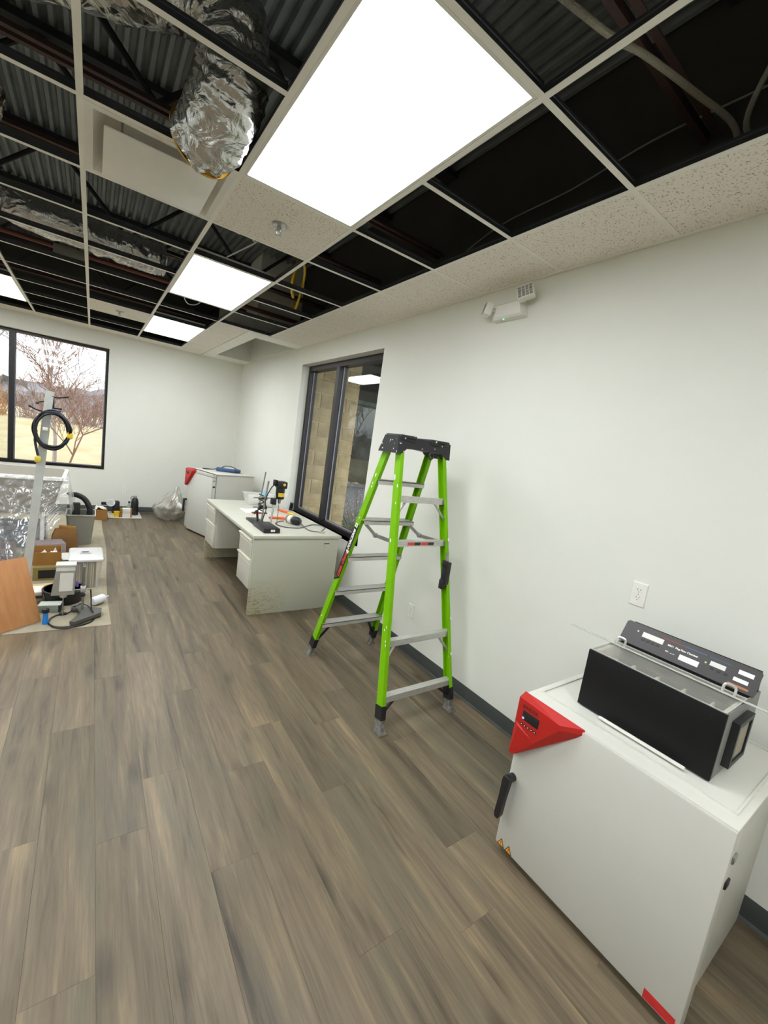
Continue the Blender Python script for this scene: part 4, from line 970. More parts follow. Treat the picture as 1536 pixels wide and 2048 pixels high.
build('power_cord', MB().tube([(hx - .06, hy, 1.165), (hx - .09, hy + .02, 1.12), (hx - .13, hy + .03, 1.0), (hx - .12, hy + .02, .90), (hx - .15, hy - .02, .84), (hx - .17, hy - .05, Z + .05), (hx - .16, hy - .0, Z + .006)], .005, 6, 8), M_BLACK, mx_, world=True)
# second rod stand behind it
s2 = thing('rod_stand', 'rod stand with two tall steel rods and tangled clamps behind the overhead stirrer', 'rod stand', (-.79, 3.06, Z))
build('base', MB().bbox((-.885, 2.925, Z), (-.76, 3.20, Z + .022), .003), M_BLACK, s2, world=True)
build('rod', MB().cyl((-.80, 3.12, Z + .02), (-.76, 3.10, 1.265), .007, n=8), M_STEEL, s2, world=True)
build('rod', MB().cyl((-.77, 3.05, Z + .02), (-.735, 3.06, 1.18), .010, n=8), M_STEEL, s2, world=True)
for z_, y_ in ((.98, 3.09), (.885, 3.08)):
    c_ = build('clamp', MB().bbox((-.80, y_ - .02, z_), (-.72, y_ + .03, z_ + .035), .006), M_GREYP if z_ > .95 else M_BLACK, s2, world=True)
    build('clamp_screw', MB().cyl((-.86, y_, z_ + .018), (-.66, y_, z_ + .02), .006, n=8), M_STEEL, c_, world=True)
build('wrapped_cord', MB().tube([(-.78 + .026 * math.cos(k * 1.3), 3.09 + .026 * math.sin(k * 1.3), .86 + k * .0105) for k in range(18)], .006, 6, 4), mat('dark_brown_cord', '3A2A24', .6), s2, world=True)
build('jaw_clamp', MB().tube([(-.87, 3.0, Z + .10), (-.845, 3.0, Z + .13), (-.835, 3.0, Z + .08), (-.83, 2.99, Z + .022)], .011, 8, 5), M_BLACK, s2, world=True)
# cylinder motor with its cord
dm_ = thing('drill_motor', 'grey and black cylindrical motor lying on the desk with a trailing cord', 'motor', (-.44, 3.0, Z))
ax = Vector((.35, -1, 0)).normalized(); c0 = Vector((-.475, 3.10, Z + .043))
pr = [(.030, 0), (.040, .01), (.041, .10), (.043, .105), (.043, .165), (.036, .185), (.018, .195)]
def along(prof, c, a, n=24):
    z_ = a.normalized(); x_ = z_.orthogonal().normalized(); y_ = z_.cross(x_); return MB().loft([[c + z_ * h + (x_ * math.cos(2 * PI * k / n) + y_ * math.sin(2 * PI * k / n)) * r for k in range(n)] for r, h in prof])
build('motor_body', along([(.030, 0), (.040, .01), (.0415, .105)], c0, ax), M_GREYP, dm_, world=True)
build('end_cap', along([(.043, .105), (.043, .165), (.034, .187), (.012, .198)], c0, ax), M_BLACK, dm_, world=True)
build('white_label', along([(.0422, .04), (.0422, .085)], c0, ax), M_LWH, dm_, world=True)
e_ = c0 + ax * .195
build('power_cord', MB().tube([e_, (e_.x + .012, e_.y - .05, Z + .02), (-.40, 2.72, Z + .006), (-.36, 2.66, Z + .006), (-.30, 2.65, Z + .006), (-.22, 2.74, Z + .006), (-.155, 2.84, Z + .006), (-.165, 2.95, Z + .006), (-.25, 2.96, Z + .006), (-.36, 2.88, Z + .006), (-.47, 2.80, Z + .006), (-.60, 2.84, Z + .006), (-.645, 2.98, Z + .006), (-.56, 3.1, Z + .006), (-.50, 3.13, Z + .006)], .0045, 6, 8), mat('grey_cord', '4A4A4B', .5), dm_, world=True)
build('cord_plug', MB().bbox((-.33, 2.60, Z + .001), (-.27, 2.625, Z + .016), .004), mat('clear_grey_plug', 'B9B5A8', .3), dm_, world=True)
# plastic tub of white packets
tb = thing('plastic_tub', 'clear plastic tub holding white packets, far end of the desk', 'tub', (-.45, 4.16, Z))
def tub_sec(k, z_): return [Vector((x_ * k, y_ * k, z_)) for x_, y_ in ((-.17, -.11), (.17, -.11), (.17, .11), (-.17, .11))]
build('tub_wall', MB().loft([tub_sec(.8, .002), tub_sec(1.0, .135)], caps=False).loft([tub_sec(.8, .002)] + [tub_sec(.79, .004)]), film('milky_tub_plastic', 'F0F0EE', .3, .5, .2, .1, 20), tb)
build('rim', MB().ring((-.178, -.118, .178, .118), (-.168, -.108, .168, .108), .130, .138), M_TUBP, tb, False)
pk = MB(); random.seed(12)
for q in range(5):
    single('packet', MB().bbox((-.05, -.06, -.011), (.05, .06, .011), .008).xf(Matrix.Translation((-.45 + random.uniform(-.08, .08), 4.16 + random.uniform(-.015, .015), Z + .022 + .02 * q)) @ Matrix.Rotation(random.uniform(-.9, .9), 4, 'Z')), M_PAPER, ['white paper packet at the bottom of the plastic tub', 'white paper packet second from the bottom of the plastic tub', 'white paper packet in the middle of the plastic tub pile', 'white paper packet second from the top of the plastic tub', 'white paper packet on top of the plastic tub pile'][q], 'packet', (-.45, 4.16, Z + .01 + .02 * q), 'white packets in the plastic tub')
single('plastic_wrapper', MB().lathe([(.028, 0), (.032, .01), (.030, .03), (.012, .042)], (-.38, 4.12, Z + .128), 16), mat('cyan_plastic', '5CC9E8', .4), 'cyan blue plastic wrapper bunched on top of the packets in the tub', 'wrapper', (-.38, 4.12, Z + .128))
# white carton against the window reveal, dark phone, orange tools
single('white_carton', MB().bbox((-.245, 3.93, Z), (-.165, 4.09, Z + .17), .003), M_PAPER, 'tall white carton standing at the far window end of the desk', 'box', (-.205, 4.01, Z))
ph = thing('handheld_phone', 'dark handheld device leaning upright by the far window corner', 'phone', (-.155, 3.80, Z))
build('case', MB().bbox((-.022, -.012, 0), (.022, .012, .10), .006).xf(Matrix.Rotation(.12, 4, 'Y')), M_BLACK, ph)
build('screen', MB().box((-.017, -.0128, .03), (.017, -.0121, .085)).xf(Matrix.Rotation(.12, 4, 'Y')), mat('dark_screen', '0C0D10', .15), ph, False)
lv = thing('spirit_level', 'orange and yellow hand tool lying near the window on the desk', 'tool', (-.28, 3.62, Z))
M0 = Matrix.Rotation(math.radians(-72), 4, 'Z')
build('body', MB().bbox((-.15, -.018, 0), (.04, .018, .022), .006).xf(M0), M_ORANGE, lv)
build('grip', MB().bbox((.03, -.015, .002), (.15, .015, .018), .006).xf(M0), M_YEL, lv)
uk = thing('utility_knife', 'orange utility knife lying beside the cylindrical motor on the desk', 'knife', (-.53, 3.25, Z))
M1_ = Matrix.Rotation(math.radians(-8), 4, 'Z')
build('handle', MB().bbox((-.09, -.022, 0), (.09, .022, .024), .008).xf(M1_), M_ORANGE, uk)
build('blade', MB().box((.085, -.012, .009), (.13, .010, .011)).xf(M1_), M_STEEL, uk, False)
pr_ = thing('pliers', 'small black pliers with a red grip behind the rod stand', 'pliers', (-.60, 3.52, Z))
build('jaw', MB().bbox((-.02, -.012, .002), (.05, .012, .016), .004), M_BLACK, pr_)
build('red_grip', MB().tube([(-.02, .01, .01), (-.07, .02, .01), (-.12, .012, .01)], .008, 8, 4), M_RED, pr_); build('red_grip', MB().tube([(-.02, -.01, .01), (-.07, -.02, .01), (-.12, -.012, .01)], .008, 8, 4), M_RED, pr_)
single('paper_sheet', MB().grid(lambda u, v: Vector((-.78 + .3 * u, 3.55 + .26 * v, Z + .001 + .002 * math.sin(5 * u) * math.sin(4 * v))), 6, 6), mat('bright_paper', 'F4F2F0', .6), 'white paper sheet lying flat in the middle of the desk', 'paper', (-.63, 3.68, Z))
# blue meter on the far oven
ZM = .972
bm_ = thing('blue_meter', 'blue handheld meter with cable lying on the far lab oven', 'meter', (-.45, 5.72, ZM), math.radians(-20))
build('body', MB().bbox((-.17, -.055, 0), (.17, .055, .055), .016), mat('dark_blue_plastic', '34507E', .45), bm_)
build('grey_face', MB().bbox((-.05, -.04, .05), (.09, .04, .06), .004), mat('pale_face', 'C9CCD2', .4), bm_)
build('end_boot', MB().bbox((.10, -.06, -.0005), (.19, .06, .048), .014), mat('navy_rubber', '22304E', .5), bm_)
build('carry_strap', MB().tube([(-.10, .03, .05), (-.03, .0, .085), (.08, -.02, .08), (.15, -.02, .045)], .006, 6, 6), M_BLACK, bm_)
build('cable', MB().tube([(-.16, 0, .03), (-.22, .01, .012), (-.32, -.02, .006), (-.37, .02, .006), (-.33, .06, .006), (-.24, .05, .008), (-.17, .03, .02)], .006, 6, 8), M_BLACK, bm_)

# ------------------------------------------------------------------ clutter on the left, on a canvas drop cloth
random.seed(17)
ORD = ['first', 'second', 'third', 'fourth', 'fifth', 'sixth', 'seventh', 'eighth', 'ninth', 'tenth']
def cloth_fn(u, v):
    x0 = -2.035 - .012 * math.sin(v * 9); x_ = x0 - 1.5 * u
    y_ = 2.612 + (6.75 - 2.612) * v + (.02 * u if v < .01 else 0)
    return Vector((x_, y_, .0022 + .0016 * noise.noise((x_ * 7, y_ * 7, 0))))
single('drop_cloth', MB().grid(cloth_fn, 30, 80), mat('canvas_drop_cloth', '9F9680', .95, var=.12, scale=5, bump=.4, bscale=120), 'tan canvas drop cloth spread under the clutter at left', 'drop cloth', (-2.6, 4.6, 0))
# plywood board leaning back
ply = thing('plywood_board', 'orange brown plywood board leaning in front of the clutter at left edge', 'board', (-2.475, 2.784, .011), math.radians(215.7))
Lm = Matrix.Rotation(math.radians(-22), 4, 'X')
build('panel', MB().bbox((0, -.012, 0), (.62, 0, .50), .0015).xf(Matrix.Rotation(math.radians(22), 4, 'X')), mat('okoume_plywood', 'C08A58', .6, var=.1, scale=6, stretch=(5, 1, 1), col2='B0784A'), ply)
# pole with hooks
pa_, pb_ = Vector((-2.648, 3.56, .003)), Vector((-2.512, 3.60, 1.735))
po = thing('steel_post', 'pale grey steel post with black hooks standing before the tub', 'post', pa_)
dr = (pb_ - pa_).normalized(); X = (Vector((1, 0, 0)) - dr * dr.x).normalized(); Y = dr.cross(X)
s_ = .029
build('post_tube', MB().loft([[p + X * a * s_ + Y * b * s_ for a, b in ((-1, -1), (1, -1), (1, 1), (-1, 1))] for p in (pa_, pb_)]), mat('pale_grey_paint', 'B4B6B0', .45), po, False, world=True)
build('foot_plate', MB().bbox((pa_.x - .09, pa_.y - .07, .003), (pa_.x + .07, pa_.y + .07, .011), .002), M_GREYP, po, world=True)
def hook(h, d, L, up):
    c = pa_ + dr * h; d = Vector(d).normalized()
    q = c + d * .03
    b = MB().tube([q, q + d * L * .5 + dr * up * .3, q + d * L + dr * up], .006, 6, 4)
    o = build('hook', b, M_BLACK, po, world=True); build('hook_tip', MB().cyl(q + d * (L - .012) + dr * up * .93, q + d * (L + .004) + dr * up, .009, n=8), M_BLACK, o, world=True)
hook(1.69, (1, -.5, 0), .11, .022); hook(1.645, (-1, -.35, 0), .05, -.02); hook(1.56, (-1, -.45, 0), .10, .035); hook(1.56, (.8, -.7, 0), .08, .02); hook(1.60, (1, .3, 0), .06, 0)
build('bracket', MB().bbox((pa_.x + .148, 3.57, 1.60), (pa_.x + .166, 3.62, 1.70), .003), M_BLACK, po, world=True)
# coiled black cable
cc = thing('cable_coil', 'coil of black power cable with yellow plug hung on the steel post', 'cable', (-2.50, 3.53, 1.40))
pts = []
for k in range(11 * 14 + 1):
    t = 2 * PI * k / 14; n_ = k // 14
    rx = .105 + .012 * math.sin(n_ * 2.3) + .012; rz = .150 + .012 * math.cos(n_ * 1.7)
    pts.append(Vector((-2.487 + .01 * math.sin(n_ * 3.1) + rx * math.cos(t), 3.525 - .025 * math.sin(n_ * 1.9 + t * .5), 1.412 + .008 * math.cos(n_ * 2.2) + rz * math.sin(t))))
build('cable', MB().tube(pts, .0062, 6, 2), M_BLACK, cc, world=True)
build('blue_strand', MB().tube([Vector((-2.487 + .118 * math.cos(t), 3.505, 1.412 + .158 * math.sin(t))) for t in [PI * .55 - k * .1 for k in range(17)]], .006, 6, 2), mat('blue_cable', '27466E', .5), cc, world=True)
build('yellow_plug', MB().bbox((-2.385, 3.50, 1.355), (-2.345, 3.54, 1.415), .012), M_YEL, cc, world=True)
build('cable_tail', MB().tube([(-2.59, 3.52, 1.40), (-2.598, 3.52, 1.32), (-2.585, 3.51, 1.24), (-2.575, 3.51, 1.19)], .010, 6, 6), M_BLACK, cc, world=True)
build('yellow_plug', MB().bbox((-2.597, 3.49, 1.13), (-2.555, 3.53, 1.185), .01), mat('dull_yellow', 'C9B43C', .5), cc, world=True)
build('white_tag', MB().bbox((-2.548, 3.49, 1.405), (-2.515, 3.50, 1.432), .002), M_PAPER, cc, world=True)
# big tub with a rolled rim
def rsec(x0, x1, y0, y1, z_, r, n=5):
    out = []
    for cx_, cy_, a0_ in ((x1 - r, y0 + r, -PI / 2), (x1 - r, y1 - r, 0), (x0 + r, y1 - r, PI / 2), (x0 + r, y0 + r, PI)):
        for k in range(n + 1):
            a = a0_ + PI / 2 * k / n; out.append(Vector((cx_ + r * math.cos(a), cy_ + r * math.sin(a), z_)))
    return out
tub = thing('utility_tub', 'large beige plastic tub on legs draped with clear sheeting at left', 'tub', (-3.0, 4.95, 0))
ts = [rsec(-3.44, -2.54, 4.63, 5.27, .47, .06), rsec(-3.55, -2.45, 4.54, 5.36, .83, .06), rsec(-3.575, -2.425, 4.515, 5.385, .838, .08), rsec(-3.575, -2.425, 4.515, 5.385, .865, .08), rsec(-3.54, -2.46, 4.55, 5.35, .868, .06), rsec(-3.42, -2.56, 4.65, 5.25, .50, .06)]
build('basin', MB().loft(ts[:2] , caps=False).loft([ts[0]] + [ts[5]], caps=False).loft(ts[4:], caps=True), mat('grey_beige_plastic', '7D7668', .6, var=.05), tub, world=True)
build('rim', MB().loft(ts[1:5], caps=False), mat('white_rim_plastic', 'E0DED6', .45), tub, world=True)
for x_ in (-3.36, -2.62):
    for y_ in (4.70, 5.20): build('leg', MB().cyl((x_, y_, .003), (x_, y_, .49), .02, n=10), M_WHITE, tub, world=True)
# clear sheeting over the tub
def drape(u, v):
    # u along the rim from the left to the front right corner, v from inside the rim down to the floor
    x_ = -3.5 + 1.10 * u
    zb = .02 + (.50 * max(0, (u - .62) / .38) ** 1.3)
    if v < .12: q = v / .12; return Vector((x_, 4.62 - .13 * q, .80 + .083 * math.sin(q * PI * .5) ** .6))
    q = (v - .12) / .88
    zt = .883; z_ = zt + (zb - zt) * q
    out = .02 + .42 * q ** 1.6 * (1 - .35 * u) * (1 - .6 * max(0, u - .7) / .3)
    fold = (.035 * q) * math.sin(u * 31 + 5 * noise.noise((u * 4, q * 2, 0))) + .05 * q * noise.noise((u * 7, q * 6, 3)) + .02 * noise.noise((u * 20, q * 16, 5))
    xx = x_ - .16 * q * max(0, u - .75) / .25 * (1 - u) * 2 + .02 * noise.noise((u * 9, q * 9, 8)) * q
    return Vector((xx, 4.485 - out - fold, z_))
def drape2(u, v):
    # wraps round the right side of the tub
    y_ = 4.49 + .85 * u; zb = .48 + .12 * math.sin(u * 5) ; q = v
    z_ = .885 + (zb - .885) * q
    return Vector((-2.402 + .03 * q * math.sin(u * 17) + .03 * q - .02 * (1 - q) * u, y_, z_ - .01 * u))
dp = MB().grid(drape, 90, 60).grid(drape2, 24, 24)
sheet = single('plastic_sheet', dp, M_FILM, 'clear plastic sheeting draped over the tub and trailing to the floor', 'plastic sheet', (-2.9, 4.4, .003), angle=180)
# rolled blue tarp and dark items below the tub
single('tarp_roll', along([(.10, 0), (.155, .03), (.16, .82), (.10, .85)], Vector((-3.46, 4.95, .166)), Vector((1, 0, 0)), 20), mat('blue_grey_tarp', '3E4858', .6, var=.2, scale=8), 'blue grey rolled tarp lying under the plastic draped tub', 'tarp roll', (-3.0, 4.93, .005))
single('maroon_case', MB().bbox((-3.30, 4.36, .005), (-2.82, 4.58, .17), .03), mat('maroon_fabric', '3E2622', .8, var=.15), 'dark maroon case under the clear sheeting left of the post', 'case', (-3.08, 4.47, .005))
single('lilac_carton', MB().bbox((-.12, -.10, 0), (.12, .10, .19), .003).xf(Matrix.Translation((-2.535, 4.43, .004)) @ Matrix.Rotation(.25, 4, 'Z')), mat('lilac_grey_card', '8B7E80', .8), 'lilac grey carton right of the post, behind the open cardboard box', 'box', (-2.535, 4.43, .004))
def carton(name, label, loc, rz, w, d, h, m, flaps=0, fill=None, cat='box'):
    t = thing(name, label, cat, loc, rz)
    b = MB(); th = .005
    b.box((-w / 2, -d / 2, 0), (w / 2, d / 2, th)).box((-w / 2, -d / 2, th), (w / 2, -d / 2 + th, h)).box((-w / 2, d / 2 - th, th), (w / 2, d / 2, h)).box((-w / 2, -d / 2 + th, th), (-w / 2 + th, d / 2 - th, h)).box((w / 2 - th, -d / 2 + th, th), (w / 2, d / 2 - th, h))
    build('carton_body', b, m, t, False)
    if flaps:
        for s_ in (-1, 1):
            build('flap', MB().box((-w / 2, 0, 0), (w / 2, flaps, .004)).xf(Matrix.Translation((0, s_ * d / 2, h)) @ Matrix.Rotation(0 if s_ > 0 else PI, 4, 'Z') @ Matrix.Rotation(.8, 4, 'X')), m, t, False)
    return t
low = carton('cardboard_box', 'closed dark printed carton under the open cardboard box by the plywood', (-2.515, 3.86, .004), .02, .20, .24, .12, mat('printed_carton', '8B7A45', .8), 0)
build('lid', MB().box((-.1, -.12, .12), (.1, .12, .124)), MATS['printed_carton'], low, False)
build('printed_panel', MB().box((-.06, -.1206, .02), (.098, -.12, .10)), M_BLACK, low, False)
op = carton('cardboard_box', 'open brown cardboard box stacked on the printed carton beside the post', (-2.53, 3.94, .1285), .04, .235, .25, .125, M_CARD, .0)
single('crumpled_paper', MB().grid(lambda u, v: Vector((-2.58 + .13 * u, 3.86 + .16 * v, .195 + .05 * noise.noise((u * 5, v * 5, 1)) + .02 * math.sin(u * 9))), 8, 8), M_PAPER, 'crumpled white paper in the open cardboard box', 'paper', (-2.52, 3.94, .17), angle=20)
# loose papers and folders
random.seed(23)
for q in range(9):
    w_, d_ = .20, .26
    single('folder', MB().bbox((-w_ / 2, -d_ / 2, 0), (w_ / 2, d_ / 2, .0095), .001).xf(Matrix.Translation((-2.345 + random.uniform(-.02, .02), 4.22 + random.uniform(-.02, .02), .005 + q * .0105)) @ Matrix.Rotation(random.uniform(-.25, .25), 4, 'Z')), M_PAPER if q % 2 == 0 else mat('grey_folder', '7A7772', .7), ('white' if q % 2 == 0 else 'grey') + ' flat folder, ' + ORD[q] + ' from the bottom of the loose pile behind the file box', 'folder', (-2.345, 4.22, .005 + q * .0105), 'folders piled behind the file box', False)
# brown paper bag
bg_ = thing('paper_bag', 'brown paper bag with folded top beside the grey waste bin', 'bag', (-2.42, 4.72, .004))
def bagsec(k, z_, d=1): return [Vector((x_ * k, y_ * k * d, z_)) for x_, y_ in ((-.11, -.07), (.11, -.07), (.12, 0), (.11, .07), (-.11, .07), (-.12, 0))]
build('bag_body', MB().loft([bagsec(1, 0), bagsec(1.03, .12), bagsec(.96, .20, .8), bagsec(.75, .27, .3)]), M_CARDD, bg_, angle=20)
build('folded_top', MB().bbox((-.085, -.02, .26), (.07, .012, .30), .004).xf(Matrix.Rotation(.1, 4, 'Y')), M_CARD, bg_)
# waste bin
wb = thing('waste_bin', 'grey rectangular plastic waste bin standing right of the tub', 'bin', (-2.285, 5.16, .004))
def bs(k, z_, g=0): return [Vector((p.x, p.y, z_)) for p in rsec(-.145 * k + g, .145 * k - g, -.19 * k + g, .19 * k - g, z_, .03)]
build('bin_body', MB().loft([bs(.76, 0), bs(.98, .365)], caps=False).loft([bs(.76, 0), bs(.75, .004)]).loft([bs(.98, .365), bs(.955, .365), bs(.74, .012)], caps=False), M_GREYP, wb)
build('rim', MB().loft([bs(.985, .358), bs(1.03, .36), bs(1.03, .374), bs(.96, .374), bs(.955, .360)], caps=False), mat('pale_grey_rim', 'B5B4A8', .4), wb)
# ribbed hose rising out of the bin to the tub
hs = MB().tube([(-2.215, 5.20, .12), (-2.20, 5.20, .38), (-2.215, 5.20, .46), (-2.26, 5.20, .535), (-2.33, 5.2, .578), (-2.40, 5.2, .58), (-2.415, 5.2, .572)], lambda u: .031 + .002 * math.sin(u * 260), 14, 24)
single('ribbed_hose', hs, mat('black_rubber_hose', '232324', .6), 'black ribbed hose arching out of the grey waste bin', 'hose', (-2.30, 5.2, .12), angle=60)
single('black_canister', MB().bbox((-2.375, 5.12, .10), (-2.295, 5.20, .492), .012), M_BLACK, 'black square canister standing in the grey waste bin', 'canister', (-2.335, 5.16, .10))
# clear file box with lid
fb = thing('file_box', 'clear plastic file box with milky white lid, full of folders', 'storage box', (-2.215, 3.63, .004), .02)
def fs(k, z_): return rsec(-.128 * k, .128 * k, -.20 * k, .20 * k, z_, .02)
build('box_wall', MB().loft([fs(.80, 0), fs(.97, .265)], caps=False).loft([fs(.80, 0), fs(.79, .003)]), M_TUBP, fb)
ld = build('box_lid', MB().loft([fs(1.0, .262), fs(1.03, .266), fs(1.03, .282), fs(.97, .290)]), mat('milky_white_lid', 'CECDCA', .35, var=.05), fb)
build('lid_handle', MB().bbox((-.05, -.03, .29), (.04, .03, .302), .005), mat('milky_white_lid', 'CECDCA', .35), ld); build('handle_slot', MB().box((-.035, -.02, .302), (.02, .012, .3035)), mat('slot_grey', '3A3644', .7), ld, False)
build('latch', MB().bbox((.128, -.12, .25), (.138, -.06, .285), .003), M_GREYP, fb)
for q in range(10):
    single('hanging_folder', MB().bbox((-.085 + q * .0172, -.15, .012), (-.0735 + q * .0172, .15, .235), .001).xf(Matrix.Translation((-2.215, 3.63, 0))), mat('folder_tan', 'B9AD93', .8) if q % 3 else mat('folder_grey', '77705F', .8), 'upright folder inside the clear file box, ' + ORD[q] + ' from the left', 'folder', (-2.215, 3.63, .012), 'folders in the clear file box', False)
# black bucket behind the stirrer motor
bk = thing('black_bucket', 'wide black tub on the drop cloth behind the labelled stirrer motor', 'bucket', (-2.355, 3.20, .004))
build('bucket_body', MB().lathe([(.125, 0), (.145, .11)], n=28).lathe([(.138, .11), (.118, .01)], n=28), M_BLACK, bk)
build('rim', MB().loft([[Vector((r * math.cos(k * PI / 14), r * math.sin(k * PI / 14), z_)) for k in range(28)] for r, z_ in ((.145, .10), (.152, .104), (.152, .112), (.138, .113))], caps=False), M_BLACK, bk)
single('purple_cloth', MB().grid(lambda u, v: Vector((-2.34 + .1 * u, 3.20 + .12 * v, .105 + .05 * noise.noise((u * 4, v * 4, 6)) + .03 * math.sin(u * 3) * math.sin(v * 3))), 8, 8), mat('purple_cloth', '5B4A86', .8, var=.2), 'purple cloth bundled in the wide black tub', 'cloth', (-2.29, 3.26, .1), angle=60)
# clear-plate stirrer motor on an A-base stand
sm = thing('stirrer_motor', 'grey metal stirrer motor with white data plate clamped to a cast stand', 'lab stirrer', (-2.225, 2.88, .004))
def q4(x0, x1, y0, y1, z_): return [Vector((x0, y0, z_)), Vector((x1, y0, z_)), Vector((x1, y1, z_)), Vector((x0, y1, z_))]
mh = build('motor_housing', MB().loft([q4(-2.425, -2.280, 2.80, 2.94, .200), q4(-2.398, -2.278, 2.80, 2.91, .395), q4(-2.394, -2.278, 2.82, 2.90, .425)]), mat('grey_hammered_metal', '9C9A90', .45, .2, var=.08), sm, world=True, angle=10)
build('data_plate', MB().add([(-2.376, 2.7985, .232), (-2.292, 2.7985, .232), (-2.288, 2.7985, .378), (-2.370, 2.7985, .378)], [(0, 1, 2, 3)]), M_PAPER, mh, False, world=True)
build('top_cover', MB().bbox((-2.40, 2.812, .424), (-2.272, 2.905, .440), .004), mat('pale_grey_metal', 'CFCDC4', .4), mh, world=True)
build('gear_neck', MB().lathe([(.018, .160), (.024, .168), (.026, .201)], (-2.35, 2.86, 0), 16), mat('pale_grey_metal', 'CFCDC4', .4), sm, world=True)
build('shaft', MB().cyl((-2.35, 2.86, .016), (-2.35, 2.86, .165), .0045, n=8), M_STEEL, sm, world=True)
build('stand_rod', MB().cyl((-2.225, 2.88, .03), (-2.223, 2.88, .40), .0085, n=10), M_STEEL, sm, world=True)
cl = build('boss_clamp', MB().bbox((-2.243, 2.855, .19), (-2.207, 2.905, .235), .005), M_ALU, sm, world=True)
build('clamp_arm', MB().cyl((-2.285, 2.865, .213), (-2.175, 2.865, .216), .006, n=8), M_STEEL, cl, world=True)
build('clamp_knob', MB().lathe([(.016, 0), (.016, .016), (.008, .02)], n=12).xf(frame((-2.225, 2.85, .178), (1, 0, 0), (0, 0, 1))), M_BLACK, cl, world=True)
M_CAST = mat('dark_grey_cast_iron', '5A5853', .55, .2, var=.1)
ab = MB().prism([(-2.300, 2.648), (-2.268, 2.628), (-2.10, 2.77), (-2.095, 2.86), (-2.225, 2.93), (-2.262, 2.90), (-2.235, 2.80)], .018, .046)
build('cast_base', ab, M_CAST, sm, False, world=True)
build('base_leg', MB().loft([q4(-2.30, -2.262, 2.92, 2.98, .016), q4(-2.296, -2.266, 2.925, 2.975, .044)]).loft([q4(-2.29, -2.22, 2.90, 2.95, .02), q4(-2.285, -2.225, 2.90, 2.95, .044)]), M_CAST, sm, False, world=True)
for x_, y_ in ((-2.285, 2.648), (-2.113, 2.80), (-2.28, 2.95)): build('levelling_foot', MB().lathe([(.014, .003), (.014, .010), (.006, .013), (.006, .022)], (x_, y_, 0), 12), M_BLACK, sm, world=True)
# blue handled probe with its cord
pbh = thing('blue_probe', 'blue handled probe standing by the plywood with a looping black cord', 'tool', (-2.448, 2.745, .003))
build('handle', MB().lathe([(.020, .0), (.021, .012), (.016, .06), (.0155, .08), (.019, .088)], (-2.448, 2.745, .003), 16), M_BLUE, pbh, world=True)
build('head', MB().lathe([(.021, .091), (.024, .105), (.022, .118), (.012, .124)], (-2.448, 2.745, .003), 16), M_BLACK, pbh, world=True)
build('cord', MB().tube([(-2.435, 2.745, .012), (-2.41, 2.69, .009), (-2.36, 2.645, .009), (-2.26, 2.64, .009), (-2.17, 2.68, .009), (-2.155, 2.74, .015), (-2.165, 2.80, .06), (-2.17, 2.86, .14), (-2.175, 2.862, .21)], .0052, 6, 8), M_BLACK, pbh, world=True)
build('cord', MB().tube([(-2.43, 2.755, .012), (-2.42, 2.83, .009), (-2.38, 2.88, .009), (-2.31, 2.905, .012), (-2.245, 2.965, .05), (-2.20, 2.93, .052), (-2.175, 2.88, .05), (-2.155, 2.78, .05), (-2.15, 2.72, .012), (-2.20, 2.655, .009), (-2.30, 2.62, .009), (-2.38, 2.64, .009), (-2.425, 2.71, .010)], .0052, 6, 8), M_BLACK, pbh, world=True)
build('cord_clip', MB().bbox((-2.375, 2.875, .004), (-2.325, 2.90, .02), .004), M_BLACK, pbh, world=True)
# small grey instrument and books by the plywood edge
gi = thing('grey_case', 'small grey instrument case with black corners beside the plywood edge', 'case', (-2.43, 3.0, .004), -.15)
build('case_body', MB().bbox((-.075, -.045, 0), (.065, .045, .05), .004), mat('grey_green_case', '8B948C', .45), gi)
build('case_lid', MB().bbox((-.077, -.047, .05), (.067, .047, .06), .003), mat('pale_grey_lid', 'B9C0B8', .4), gi)
build('end_latch', MB().bbox((.055, -.048, 0), (.072, .048, .058), .003), M_BLACK, gi)
for q, (c, zz) in enumerate((('CFC8B8', .0), ('4A4640', .035), ('DAD6CB', .068))):
    single('book', MB().bbox((-2.60, 3.20 - .02 * q, .005 + zz), (-2.50, 3.36 - .02 * q, .036 + zz), .003), mat('book_' + c, c, .7), ['pale book at the bottom of the small stack behind the plywood', 'dark book in the middle of the small stack behind the plywood', 'cream book on top of the small stack behind the plywood'][q], 'book', (-2.55, 3.28, .005 + zz), 'books behind the plywood')
single('paper_roll', along([(.030, 0), (.034, .004), (.034, .17), (.028, .174)], Vector((-2.585, 3.44, .042)), Vector((1, -.1, .05)), 16), mat('tan_kraft', 'C4A579', .85), 'tan paper roll lying between the carton and the books', 'paper roll', (-2.52, 3.5, .008))
# white squeeze bottle on its side
wbm = thing('squeeze_bottle', 'white squeeze bottle lying on its side at the drop cloth edge', 'bottle', (-2.115, 3.06, .004))
ba = Vector((.80, .52, .10)).normalized(); bc = Vector((-2.165, 3.02, .040))
build('bottle_body', along([(.020, 0), (.034, .008), (.036, .02), (.036, .092), (.030, .106), (.012, .116)], bc, ba), mat('white_polythene', 'E4E7EA', .35), wbm, world=True)
build('spout', along([(.010, .112), (.007, .126), (.0035, .148)], bc, ba, 12), mat('white_polythene', 'E4E7EA', .35), wbm, world=True)

